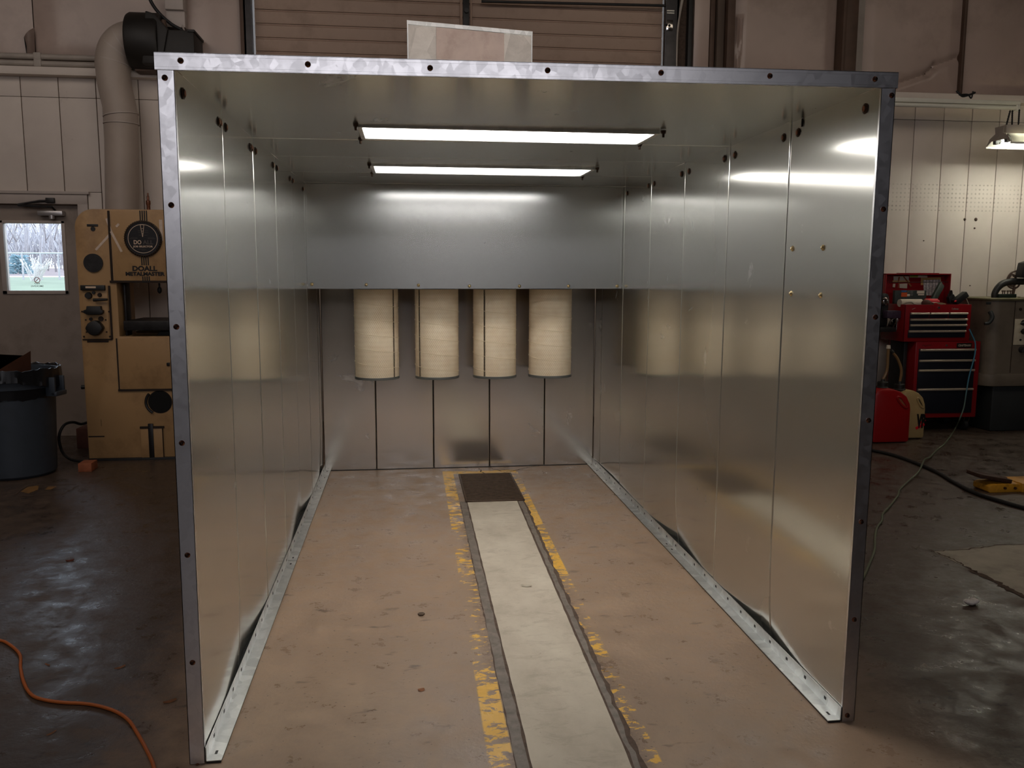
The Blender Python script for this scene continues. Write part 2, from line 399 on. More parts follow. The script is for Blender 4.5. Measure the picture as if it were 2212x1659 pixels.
# lighter concrete patch with cracks to the right of the booth
pp = [(2012, 1191), (2060, 1188), (2120, 1181), (2212, 1175), (2330, 1168), (2330, 1340), (2270, 1322), (2207, 1286), (2152, 1257), (2130, 1246), (2108, 1235)]
mb = MB(); mb.prism([tuple(fl(a, b)[:2]) for a, b in pp], 0.0003, .0012, 0, 'XY'); build(mb, 'patch', 'patch', floor)
def crack(pts, w, seed=1, matn='gutter', z=.0022):
    r = random.Random(seed); P = [fl(a, b, z) for a, b in pts]; Q = []
    for a, b in zip(P, P[1:]):
        for k in range(7):
            q = a.lerp(b, k/7); Q.append(q+Vector((r.uniform(-1, 1), r.uniform(-1, 1), 0))*.008)
    Q.append(P[-1]); m = MB(); W = [w*r.uniform(.3, 1.2) for _ in Q]; n = len(Q)-1
    def fn(u, v):
        i = round(u*n); t = (Q[min(i+1, n)]-Q[max(i-1, 0)]).normalized(); s_ = Vector((-t.y, t.x, 0))
        return Q[i] + s_*W[i]*(v-.5)
    m.grid(n, 1, fn, 0, False); return build(m, 'crack', matn, floor)
crack([(2005, 1185), (2030, 1197), (2060, 1207), (2082, 1222), (2112, 1238)], .012, 1)
crack([(2100, 1233), (2152, 1257), (2180, 1272), (2212, 1290), (2260, 1312)], .04, 2)
crack([(2012, 1191), (2090, 1186), (2150, 1178), (2212, 1175)], .010, 3)
crack([(1035, 1011), (1040, 1020), (1050, 1024)], .010, 4); crack([(1050, 1008), (1090, 1020), (1130, 1012), (1165, 1006)], .010, 5)

# back wall, lower panelled half: boards on a sheet with open grooves
zt = 3.19
mb = MB()
dL, dR, dTop = -4.20, at(178, 433, YW).x, 2.10                      # door opening
mb.box((XL, YW, 0), (dL, YW+.22, zt)); mb.box((dR, YW, 0), (XR, YW+.22, zt)); mb.box((dL, YW, dTop), (dR, YW+.22, zt))
gx = [at(p, 300, YW).x for p in (53, 134, 214)]
rx = [at(p, 420, YW).x for p in (1965, 2027, 2087, 2146, 2204)]
stp = (rx[-1]-rx[0])/4
xs = sorted([XL] + [gx[0]-.352*k for k in (1, 2, 3)] + gx + [gx[-1]+.352*k for k in range(1, 22) if gx[-1]+.352*k < rx[0]-.2] + rx + [rx[-1]+stp*k for k in range(1, 12) if rx[-1]+stp*k < XR] + [XR])
def board(x0, x1, z0, z1):
    if x1-x0 > .02 and z1-z0 > .02: mb.box((x0+.0035, YW-.012, z0), (x1-.0035, YW+.001, z1), .002, 1)
for a, b in zip(xs, xs[1:]):
    for lo, hi in ((0.0, 2.966), (2.970, zt)):
        segs = [(a, b)]
        if lo < .5:
            o0, o1 = dL-.05, dR+.05
            if b > o0 and a < o1:
                board(a, min(b, o0), lo, 2.17); board(max(a, o1), b, lo, 2.17); board(a, b, 2.174, hi); continue
        board(a, b, lo, hi)
struct(mb, 'wall_back', ['groove', 'wall'])
# stains / hook marks on the right panelling
mk = MB()
for a, b, r_ in ((2084, 474, .014), (2108, 474, .018), (2105, 493, .009), (1995, 520, .006), (2095, 617, .006)):
    p = at(a, b, YW-.013); mk.cyl(p, p+Vector((0, -.012, 0)), r_, r_*.5, 12)
build(mk, 'screw_holes', 'gutter', bpy.data.objects['wall_back'])

# ledge beam and twin conduits on the left
mb = MB(); mb.box((XL, YW-.11, 3.135), (-1.75, YW+.05, 3.20), .004); mb.box((2.4, YW-.11, 3.135), (XR, YW+.05, 3.205), .004)
struct(mb, 'trim_1', 'wall')
for zz in (3.262, 3.318):
    mb = MB(); mb.cyl((XL, YW-.07, zz-.03), (-1.8, YW-.07, zz-.03), .024)
    for xx in (-3.47, -2.45): mb.box((xx-.03, YW-.10, zz-.06), (xx+.03, YW-.03, zz), .006)
    o = build(mb, 'wall_conduit', 'dusty_white'); tag(o, ('lower' if zz < 3.3 else 'upper')+' of the two pale conduits running along the ledge left of the duct', 'pipe', 'pale conduits on the wall ledge')

# upper wall: faced insulation between steel columns, with the overhead door
oL, oR = at(545, 90, YW).x, at(1437, 90, YW).x
def bulge(x0, x1, z0, z1, seed, amp=.03, nx=40, nz=40, yb=YW+.02, folds=()):
    r = random.Random(seed); ph = [(r.uniform(.6, 2.4), r.uniform(.6, 2.0), r.uniform(0, 6.3), r.uniform(0, 6.3)) for _ in range(4)]
    def fn(u, v):
        x_, z_ = x0+(x1-x0)*u, z0+(z1-z0)*v
        e = min(1, 8*u, 8*(1-u), 8*v, 8*(1-v))
        d = sum(math.sin(a*x_*2+p)*math.sin(b*z_*2+q) for a, b, p, q in ph)/4*amp*e
        for (fx0, fz0, fx1, fz1, w_, h_) in folds:
            dx_, dz_ = fx1-fx0, fz1-fz0; L2 = dx_*dx_+dz_*dz_; t_ = max(0, min(1, ((x_-fx0)*dx_+(z_-fz0)*dz_)/L2))
            dd_ = math.hypot(x_-fx0-t_*dx_, z_-fz0-t_*dz_); d += h_*math.exp(-(dd_/w_)**2)
        return Vector((x_, yb-.03*e-d, z_))
    return nx, nz, fn
mb = MB()
mb.box((XL, YW+.06, 3.15), (oL-.0, YW+.24, ZC)); mb.box((oR, YW+.06, 3.15), (XR, YW+.24, ZC)); mb.box((oL, YW+.06, 4.25), (oR, YW+.24, ZC))
P = lambda a, b: at(a, b, YW)
for (x0, x1, sd, fo) in ((XL, P(70, 60).x, 1, ()), (P(72, 60).x, P(522, 60).x, 2, ()),
        (P(1580, 80).x, P(1812, 80).x, 3, tuple((P(a, 40).x, 3.85, P(b, 150).x, 3.25, .008, .02) for a, b in ((1592, 1585), (1598, 1590), (1603, 1594)))),
        (P(1862, 80).x, P(2078, 80).x, 4, ((P(1930, 185).x, P(1930, 185).z, P(2005, 158).x, P(2005, 158).z, .03, -.04), (P(2005, 158).x, P(2005, 158).z, P(2020, 142).x, P(2020, 142).z, .03, -.04), (P(2020, 142).x, P(2020, 142).z, P(2072, 123).x, P(2072, 123).z, .03, -.04))),
        (P(2082, 80).x, XR, 5, ())):
    nx, nz, fn = bulge(x0, x1, 3.19, ZC, sd, .02, 90 if fo else 30, 90 if fo else 30, folds=fo)
    mb.grid(nx, nz, fn, 1, True)
# plain sheet by the door track
mb.box((P(1499, 80).x, YW-.0, 3.15), (P(1532, 80).x, YW+.08, ZC), .004, 1)
o = struct(mb, 'wall_back_upper', ['gutter', 'upper'])
# torn flap left
m2 = MB(); a = at(52, 80, YW-.02); b = at(58, 122, YW-.05); c_ = at(76, 118, YW-.02); d_ = at(74, 60, YW-.01)
m2.grid(6, 6, lambda u, v: a.lerp(b, v).lerp(d_.lerp(c_, v), u)+Vector((0, -.03*math.sin(pi*u), 0)), 0, True, .002)
build(m2, 'torn_flap', 'upper', o)
m2 = MB(); q = [at(*p, YW-.045) for p in ((52, 80), (58, 120), (64, 121))]; m2.prism([(v.x, v.z) for v in q], YW-.05, YW-.045); build(m2, 'tear', 'black', o)

# steel columns, door jambs and tracks (structure)
def vbar(name, pl_, pr_, y0, y1, matn, ztop=ZC, zbot=0.0, extra=None):
    m = MB(); x0, x1 = P(pl_, 80).x, P(pr_, 80).x; m.box((x0, y0, zbot), (x1, y1, ztop), .004)
    if extra: extra(m, x0, x1)
    return struct(m, name, matn)
vbar('trim_2', 522, 530, YW-.06, YW+.05, 'brown_steel')
vbar('trim_3', 1485, 1494, YW-.02, YW+.05, 'black_paint')
vbar('trim_4', 1533, 1543, YW-.01, YW+.05, 'brown_steel')
vbar('trim_5', 1545, 1560, YW-.05, YW+.05, 'side_wall')
vbar('trim_6', 1561, 1577, YW-.12, YW+.05, 'brown_steel')
vbar('trim_7', 1806, 1834, YW-.16, YW+.05, 'brown_steel', extra=lambda m, a, b: m.box((a-.02, YW-.17, 0), (a+.012, YW-.05, ZC), .003))
vbar('trim_8', 1838, 1860, YW-.05, YW+.05, 'dusty_white')
vbar('trim_9', 2077, 2083, YW-.03, YW+.05, 'brown_steel', zbot=3.2)

# overhead sectional door
dr = empty('door_2', ((oL+oR)/2, YW+.05, 0), kind='structure')
yd = YW+.05
mb = MB(); rib = .118; z = 0.0
while z < 4.25:
    mb.prism([(yd+.03, z), (yd+.004, z+.004), (yd, z+.014), (yd, z+rib*.86), (yd+.008, z+rib*.94), (yd+.008, z+rib), (yd+.03, z+rib)], oL+.02, oR-.02, 0, 'YZ')
    z += rib
build(mb, 'door_sections', 'slats', dr)
for a, b in ((994, 999), (1016, 1020)):
    mb = MB(); mb.box((P(a, 20).x, yd-.03, 0), (P(b, 20).x, yd+.0, 4.25), .003); build(mb, 'door_stile', 'slats', dr)
mb = MB(); mb.box((P(1001, 20).x, yd-.02, 3.60), (P(1014, 20).x, yd-.004, 3.95), .003); mb.cyl(P(1008, 22)+Vector((0, 0, 0)), P(1008, 22)+Vector((0, .04, 0)), .02); build(mb, 'hinge_plate', 'black_paint', dr)
mb = MB(); mb.cyl(at(1040, 3, yd-.08), at(1470, 13, yd-.08), .012, n=12); build(mb, 'cable_bar', 'black_paint', dr)
for a, b, inner in ((529, 547, 1), (1434, 1462, -1)):
    mb = MB(); x0, x1 = P(a, 80).x, P(b, 80).x
    mb.box((x0, yd-.10, 0), (x1, yd-.085, 4.4), .002); mb.box((x0 if inner > 0 else x1-.02, yd-.10, 0), (x0+.02 if inner > 0 else x1, yd-.02, 4.4), .002)
    build(mb, 'door_track', 'track', dr)
mb = MB(); mb.box((P(1435, 60).x, yd-.115, P(1440, 70).z), (P(1449, 60).x, yd-.10, P(1440, 47).z), .003); o = build(mb, 'roller_bracket', 'galv' if 'galv' in MT else 'chrome', dr)
mb = MB()
for a, b in ((1440, 54), (1446, 55)): p = at(a, b, yd-.118); mb.cyl(p, p+Vector((0, .003, 0)), .012, n=10)
build(mb, 'bolt_hole', 'black', o)
for a, b in ((23, 1), (28, 2)):
    mb = MB(); p = at(1449, a, yd-.112); mb.box((p.x-.035, p.y, p.z-.006), (p.x+.035, p.y+.01, p.z+.006), .002); build(mb, 'white_tag', 'white_enamel', dr)
mb = MB(); mb.tube([at(1474, 0, yd-.09), at(1468, 30, yd-.09), at(1463, 70, yd-.09), at(1461, 140, yd-.09), at(1461, 200, yd-.09)], .013, 8); build(mb, 'lift_cable', 'dusty_white', dr)
# thin pipe against the white column
mb = MB(); mb.cyl(at(1846, -60, YW-.08), at(1846, 117, YW-.08), .012, n=12); p = at(1839, 105, YW-.08); mb.box((p.x-.02, p.y-.01, p.z-.02), (p.x+.02, p.y+.02, p.z+.02), .004)
tag(build(mb, 'thin_pipe', 'brown_steel'), 'thin brown pipe ending in mid air against the pale column at upper right', 'pipe')

# other walls, ceiling
mb = MB(); mb.box((XL-.2, YF-.2, 0), (XL, YW+.2, ZC)); struct(mb, 'wall_left', 'side_wall')
mb = MB(); mb.box((XR, YF-.2, 0), (XR+.2, YW+.2, ZC)); struct(mb, 'wall_right', 'side_wall')
mb = MB(); mb.box((XL-.2, YF-.2, 0), (XR+.2, YF, ZC)); struct(mb, 'wall_front', 'side_wall')
mb = MB(); mb.box((XL-.2, YF-.2, ZC), (XR+.2, YW+.3, ZC+.15)); struct(mb, 'ceiling', 'ceiling')

# ---------------- door with window, left
d1 = empty('door_1', ((dL+dR)/2, YW+.02, 0), kind='structure')
mb = MB()
for a, b in (((dL-.05, 0), (dL+.035, dTop+.05)), ((dR-.035, 0), (dR+.05, dTop+.05))):
    mb.box((a[0], YW-.03, 0), (b[0], YW+.12, b[1]), .004)
mb.box((dL-.05, YW-.031, dTop-.035), (dR+.05, YW+.12, dTop+.05), .004); mb.box((dL-.07, YW-.045, dTop+.05), (dR+.07, YW+.0, dTop+.075), .003)
build(mb, 'door_frame', 'frame', d1)
wx0, wx1 = at(7, 560, YW+.05).x, at(141, 560, YW+.05).x; wz1, wz0 = at(75, 481, YW+.05).z, at(85, 631, YW+.05).z
yA, yB = YW+.045, YW+.09
mb = MB()
for a, b in (((dL+.035, 0), (wx0, dTop-.035)), ((wx1, 0), (dR-.035, dTop-.035)), ((wx0, 0), (wx1, wz0)), ((wx0, wz1), (wx1, dTop-.035))):
    mb.box((a[0], yA, a[1]), (b[0], yB, b[1]))
leaf = build(mb, 'door_leaf', 'door', d1)
mb = MB(); t = .018
for a, b in (((wx0-t, wz0-t), (wx0+.022, wz1+t)), ((wx1-.012, wz0-t), (wx1+t, wz1+t)), ((wx0-t, wz0-t), (wx1+t, wz0+.014)), ((wx0-t, wz1-.006), (wx1+t, wz1+t))):
    mb.box((a[0], yA-.012, a[1]), (b[0], yB+.012, b[1]), .003)
build(mb, 'window_frame', 'frame', leaf)
s = NT('window_glass'); tr = s.n.new('ShaderNodeBsdfTransparent'); gl = s.n.new('ShaderNodeBsdfGlossy'); gl.inputs['Roughness'].default_value = .03
mx = s.n.new('ShaderNodeMixShader'); fr = s.n.new('ShaderNodeFresnel'); fr.inputs[0].default_value = 1.45
s.l.new(fr.outputs[0], mx.inputs[0]); s.l.new(tr.outputs[0], mx.inputs[1]); s.l.new(gl.outputs[0], mx.inputs[2]); s.l.new(mx.outputs[0], s.out.inputs[0]); MT['glass'] = s.m
mb = MB(); mb.box((wx0, yA+.018, wz0), (wx1, yA+.024, wz1)); build(mb, 'window_pane', 'glass', leaf)
# no smoking sticker seen from behind (mirrored)
MT['red'] = simple('sign_red', (190, 60, 60), .5); MT['ink'] = simple('sign_ink', (60, 70, 70), .5)
yS = yA+.015; c = at(80, 605, yS); R_ = .026; mb = MB(); n = 28
mb.grid(n, 1, lambda u, v: Vector((c.x+(R_-.005*v)*math.cos(2*pi*u), yS, c.z+(R_-.005*v)*math.sin(2*pi*u))), 0, False)
mb.obox(c, ((1, 0, 1), (0, 1, 0), (-1, 0, 1)), (.022, .0006, .0022)); build(mb, 'no_smoking_symbol', 'red', leaf)
text('sign_text', 'NO', at(80, 612.5, yS), .042, .014, 'ink', leaf, depth=.0006, bold=.01, mirror=True)
text('sign_text', 'SMOKING', at(80.5, 618, yS), .105, .014, 'ink', leaf, depth=.0006, bold=.01, mirror=True)
# closer
MT['silver'] = simple('silver_closer', (188, 184, 184), .35, .7, .05)
mb = MB(); p = at(80, 456, YW-.02); q = at(136, 466, YW-.02); mb.box((p.x, YW-.03, q.z-.0), (q.x, YW+.05, p.z+.005), .008); build(mb, 'door_closer', 'silver', d1)
mb = MB(); p = at(112, 470, YW-.01); mb.cyl(p+Vector((0, 0, -.012)), p+Vector((0, 0, .02)), .022); build(mb, 'closer_valve', 'silver', bpy.data.objects['door_closer'])
mb = MB(); mb.tube([at(120, 456, YW-.01), at(112, 447, YW-.05), at(38, 443, YW-.09)], .010, 8, sub=0); mb.tube([at(38, 442, YW-.09), at(86, 434, YW-.05), at(112, 434, YW-.03)], .010, 8, sub=0)
mb.box(at(98, 438, YW-.06), at(120, 428, YW-.02), .004); build(mb, 'closer_arm', 'dark_steel', d1)
mb = MB(); mb.box((dR, YW-.03, 0), (XR, YW-.005, .10), .004); struct(mb, 'baseboard_back', 'gutter')

# ================================================================== THE BOOTH
HW, H, DP, PW, HY, HZ = 1.030, 2.045, 3.882, .61, 3.09, 1.381
def warp(p):
    fx = max(-1.2, min(1.2, p.x/HW)); fy = max(0, 1-p.y/DP); fz = p.z/H
    q = p.copy()
    if fx > 0: q.x += fx*fy*(-.008*(1-fz)+.0066*fz)
    else: q.x += -fx*fy*(-.0016*(1-fz)+.0025*fz)*1.0
    q.z += fz*fy*(.0002+.0052*fx)
    return q
def atx(px_, py_, X):
    d = ray(px_, py_); return CAM + d*((X-CAM.x)/d.x)
booth = empty('spray_booth', (0, DP/2, 0), 'open-fronted galvanised sheet metal spray booth standing in the middle of the workshop', 'spray booth')
def bb(mb, name, mats, parent=None): return build(mb, name, mats, parent or booth, None, warp)

PK = {1: ((.69, .028, .42), (1.83, .030, .46), (3.3, .009, .6)), -1: ((.72, .024, .45), (2.5, .030, .50), (3.72, .020, .22))}
def gap(side, y, z):
    g = 0
    for c, a, w in PK[side]:
        g += a*max(0, 1-abs(y-c)/w)**1.15
    e = min(1, max(0, y/.12))
    return g*e*math.exp(-(z/.16)**1.4)
def prof(a, b, c=.0030, deep=.026):     # cross-section of a folded sheet between a and b: (along, outward)
    P_ = [(a+c, deep), (a+c, .006), (a+c+.0010, .0030), (a+c+.0028, .0008), (a+c+.005, 0), (a+c+.0065, 0)]
    n = 8; P_ += [(a+c+.007+(b-a-2*c-.014)*i/n, 0) for i in range(1, n)]
    return P_ + [(b-c-.0065, 0), (b-c-.005, 0), (b-c-.0028, .0008), (b-c-.0010, .0030), (b-c, .006), (b-c, deep)]
zrows = [.0, .012, .03, .05, .075, .10, .14, .18, .24, .32, .45, .7, 1.0, 1.3, 1.6, 1.85, H-.002]
tl = random.Random(21)
ends = [0, PW, 2*PW, 3*PW, 4*PW, 5*PW, 6*PW, DP]
for side in (-1, 1):
    for a, b in zip(ends, ends[1:]):
        pr_ = prof(a, b); n, m_ = len(pr_)-1, len(zrows)-1; tw = tl.uniform(-.0016, .0016)
        def fn(u, v):
            yy, o_ = pr_[round(u*n)]; zz = zrows[round(v*m_)]
            # a faint oil-can bow of every sheet
            t_ = (yy-a)/(b-a); bow = .0022*math.sin(pi*max(0, min(1, t_)))*math.sin(pi*zz/H)
            return Vector((side*(HW+o_+gap(side, yy, zz)+tw*(2*t_-1)), yy, zz+.004))
        mb = MB(); mb.grid(n, m_, fn, 0, True); bb(mb, 'wall_panel', 'panel_v')
    # front flange (outward), bottom to just under the header
    mb = MB(); x0, x1 = side*HW, side*(HW+.0455)
    mb.box((min(x0, x1), -.002, .002), (max(x0, x1), .0, H-.004))
    mb.box((x1-.002 if side > 0 else x1, -.002, .002), (x1 if side > 0 else x1+.002, .016, H-.004))
    mb.box((x0 if side > 0 else x0-.0015, -.002, .002), (x0+.0015 if side > 0 else x0, .012, H-.004))
    bb(mb, 'front_flange', 'flange')
    mb = MB(); mb.grid(60, 1, lambda u, v: Vector((side*(HW-.001+v*(.001+gap(side, DP*u, .02))), DP*u, .022)), 0, False); bb(mb, 'gap_shade_strip', 'black')  # black strip stands in for the shade inside the bottom gap
    # base angle in two lengths
    for k, (ya, yb) in enumerate(((.0, 1.828), (1.833, DP-.002))):
        mb = MB(); s_ = side; fw = .046
        def X(v): return s_*v
        def bx(xa, xb, y0_, y1_, z0_, z1_, mi=0): mb.box((min(X(xa), X(xb)), y0_, z0_), (max(X(xa), X(xb)), y1_, z1_), 0, mi)
        bx(HW-fw-.002, HW-.002, ya, yb, .006, .0085); bx(HW-.0045, HW-.002, ya, yb, .006, .052)
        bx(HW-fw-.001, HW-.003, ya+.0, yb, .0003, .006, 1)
        r = random.Random(11+k+side)
        yy = ya+.10
        while yy < yb-.05:
            bx(HW-.0056, HW-.0044, yy, yy+.013, .026, .036, 1)
            if int(yy*10) % 3 == 0: bx(HW-.028, HW-.020, yy+.02, yy+.040, .0084, .0089, 1)
            yy += .152
        bx(HW-.028, HW-.020, yb-.055, yb-.035, .0084, .0089, 1); bx(HW-.028, HW-.020, ya+.035, ya+.055, .0084, .0089, 1)
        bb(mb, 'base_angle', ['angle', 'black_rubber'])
# roof
OPEN = ((.885, 1.165, -.562, .590), (2.10, 2.425, -.562, .598))
rends = [0, PW, 2*PW, 3*PW, 4*PW, HY, 5.5*PW, DP]
for a, b in zip(rends, rends[1:]):
    pr_ = prof(a, b); n = len(pr_)-1; tw = tl.choice((-1, 1))*tl.uniform(.0015, .0038)
    def fn(u, v):
        yy, o_ = pr_[round(u*n)]; xx = -HW+2*HW*v
        return Vector((xx, yy, H+o_+tw*(2*(yy-a)/(b-a)-1)))
    mb = MB(); mb.grid(n, 16, fn, 0, True)
    for hy0, hy1, hx0, hx1 in OPEN:                                 # cut the light opening into its roof sheet
        if a < (hy0+hy1)/2 < b:
            for co, no in (((0, hy0, 0), (0, 1, 0)), ((0, hy1, 0), (0, 1, 0)), ((hx0, 0, 0), (1, 0, 0)), ((hx1, 0, 0), (1, 0, 0))):
                bmesh.ops.bisect_plane(mb.bm, geom=mb.bm.verts[:]+mb.bm.edges[:]+mb.bm.faces[:], plane_co=co, plane_no=no)
            dead = [f for f in mb.bm.faces if hy0 < f.calc_center_median().y < hy1 and hx0 < f.calc_center_median().x < hx1]
            bmesh.ops.delete(mb.bm, geom=dead, context='FACES')
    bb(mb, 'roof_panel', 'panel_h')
mb = MB(); hx = HW+.0505
mb.box((-hx, -.004, H-.003), (hx, -.002, H+.0435)); mb.box((-hx, -.004, H+.0415), (hx, .018, H+.0435)); mb.box((-hx, -.004, H-.003), (hx, .006, H-.001))
mb.box((-hx, -.0048, H+.0335), (hx, -.004, H+.0345)); mb.box((-hx, -.0048, H+.005), (hx, -.004, H+.006))
bb(mb, 'header_flange', 'flange')
# plenum hood
mb = MB(); mb.grid(12, 8, lambda u, v: Vector((-HW+.0015+2*(HW-.0015)*u, HY+.0015*math.sin(pi*u)*math.sin(pi*v), HZ+(H-.002-HZ)*v)), 0, True)
mb.box((-HW+.0015, HY, HZ-.001), (HW-.0015, HY+.03, HZ+.0005)); bb(mb, 'hood_front', 'panel_b')
mb = MB(); mb.box((-HW+.002, HY+.012, HZ+.012), (HW-.002, DP-.002, HZ+.015)); bb(mb, 'hood_underside', 'housing')
mb = MB(); sx_ = [-HW, -.640, -.209, .218, .643, HW]
for a, b in zip(sx_, sx_[1:]):
    pr_ = prof(a, b, .0022); n = len(pr_)-1
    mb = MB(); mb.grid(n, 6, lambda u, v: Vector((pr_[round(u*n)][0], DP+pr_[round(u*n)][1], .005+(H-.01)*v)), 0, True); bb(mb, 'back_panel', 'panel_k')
mb = MB(); mb.box((-HW, DP+.03, 0), (HW, DP+.04, H)); mb.box((-HW, DP-.004, 0.0003), (HW, DP+.03, .005)); bb(mb, 'back_cover', 'dark_steel')
mb = MB(); mb.box((-HW+.05, DP-.001, .0003), (HW-.05, DP+.01, .006)); bb(mb, 'floor_seal', 'black_rubber')
# exhaust housing on the roof
hz0, hz1 = 3.085, 3.128
mb = MB(); x0, x1 = -.370, .459
q = [(x0, H+.03), (x1, H+.03), (x1, 3.088), (x0, 3.128)]
mb.prism(q, 3.405, 3.86, 0, 'XZ'); hs = build(mb, 'exhaust_housing', 'housing', booth)
mb = MB(); mb.prism([(x0-.004, 3.108), (x1+.004, 3.064), (x1+.004, 3.090), (x0-.004, 3.132)], 3.397, 3.86, 0, 'XZ'); build(mb, 'top_flange', 'angle', hs)
mb = MB(); mb.box((x0-.003, 3.398, H+.03), (x0+.004, 3.41, 3.12)); build(mb, 'corner_edge', 'angle', hs)
mb = MB(); mb.box((x1-.004, 3.398, H+.03), (x1+.003, 3.41, 3.08)); build(mb, 'corner_edge', 'angle', hs)
mb = MB(); mb.prism([(-.182, 2.3), (.271, 2.3), (.271, 3.070), (-.182, 3.094)], 3.397, 3.406, 0, 'XZ'); build(mb, 'access_panel', 'board', hs)
# bolts
def bolt_mesh(name, rw, rh, mats):
    mb = MB(); mb.lathe([(0, 0), (rw, 0), (rw, .0018), (rh, .0022), (rh, .005), (rh*.55, .0062), (0, .0062)], (0, 0, 0), 'Z', 14, 0)
    mb.lathe([(0, .0064), (rh*.78, .0058), (rh*.7, .0074), (0, .0078)], (0, 0, 0), 'Z', 8, 1)
    me = mb.mesh(name)
    for m in mats: me.materials.append(MT[m])
    return me
def put(me, name, parent, loc, nrm, label=None):
    o = bpy.data.objects.new(name, me); C.objects.link(o); o.parent = parent; o.location = Vector(loc)-wl(parent)
    o.rotation_euler = Vector(nrm).to_track_quat('Z', 'Y').to_euler(); return o
bm_f = bolt_mesh('flange_bolt', .0082, .0066, ['brass', 'bolt_dark'])
bm_z = bolt_mesh('hood_bolt', .0105, .0065, ['zinc_bolt', 'zinc_bolt'])
bm_d = bolt_mesh('corner_bolt', .0165, .0120, ['bolt_dark', 'brass'])
for a, b in ((390, 131), (665, 139), (929, 147), (1183, 152), (1428, 157), (1663, 164), (1890, 171)): put(bm_f, 'flange_bolt', booth, at(a, b, -.0045), (0, -1, 0))
for a, b in ((356, 168), (370, 443), (381, 706), (393, 957), (405, 1199), (416, 1431), (427, 1654)): put(bm_f, 'flange_bolt', booth, at(a, b, -.002), (0, -1, 0))
for a, b in ((1926, 206), (1908, 452), (1891, 685), (1876, 908), (1860, 1127), (1845, 1338), (1830, 1545)): put(bm_f, 'flange_bolt', booth, at(a, b, -.002), (0, -1, 0))
for a, b in ((674, 614), (791, 615), (904, 616), (1014, 618), (1122, 618), (1228, 618), (1333, 618)): put(bm_z, 'hood_bolt', booth, at(a, b, HY), (0, -1, 0))
for a, b in ((1712, 537), (1778, 535), (1709, 634), (1773, 638)): put(bm_z, 'wall_bolt', booth, atx(a, b, HW+.002), (-1, 0, 0))
for k in range(5):
    for f in (.10, .90):
        yy = PW*(k+f) if not (k == 0 and f < .5) else .085
        for sd in (-1, 1):
            put(bm_d, 'corner_bolt', booth, warp(Vector((sd*(HW-.001), yy, H-.048))), (-sd, 0, 0))
            if k in (0, 1) and f > .5 and sd < 0: put(bm_d, 'corner_bolt', booth, warp(Vector((sd*(HW-.001), yy+.028, H-.048))), (-sd, 0, 0))
for a, b in ((1733, 265),):
    p = atx(a, b, HW+.003); mb = MB(); mb.box((p.x-.002, p.y-.004, p.z-.014), (p.x+.001, p.y+.004, p.z+.014)); build(mb, 'slot', 'black', booth)

# ------------------------------------------------------------------ filters
s = NT('pleated_filter_media')
x, y, z = s.xyz()
ang = s.math('ARCTAN2', y, x)
u = s.math('MULTIPLY', ang, 34.0); v = s.math('MULTIPLY', z, 34.0/.153*.62)
d1_ = s.math('ABSOLUTE', s.math('SINE', s.math('ADD', u, v))); d2_ = s.math('ABSOLUTE', s.math('SINE', s.math('SUBTRACT', u, v)))
wire = s.math('MINIMUM', d1_, d2_)
hole = s.ramp(wire, [(.12, 0.0), (.45, 1.0)])
n_ = s.noise(20, 4); bands = s.math('SINE', s.math('MULTIPLY', z, 190.0))
col = s.mix(s.ramp(n_, [(.3, 0.0), (.7, .5)]), lin((246, 234, 210)), lin((236, 216, 184)))
hmask = s.math('MULTIPLY', hole, s.ramp(s.math('ADD', s.math('MULTIPLY', bands, .08), s.noise(7, 2)), [(.3, .2), (.65, .5)]))
col = s.mix(hmask, col, lin((192, 162, 124)))
s.set('Base Color', col); s.set('Roughness', .8); s.bump(wire, .5, .002)
MT['media'] = s.m
MT['seam'] = simple('filter_seam_strip', (116, 104, 84), .6, 0, .35, 90)
MT['bead'] = simple('glue_bead', (226, 208, 176), .5, 0, .04)
MT['cap'] = simple('grey_filter_cap', (96, 98, 96), .45, .2, .08)
fdat = [(-.612, .78, 'leftmost of the four, seam strip at its right side'), (-.190, -.80, 'second from the left, seam strip at left edge'),
        (.221, -.55, 'third from the left, seam strip left of middle'), (.622, None, 'rightmost of the four, without a visible seam strip')]
FR_, FY, FB, FT = .153, 3.53, .742, HZ+.010
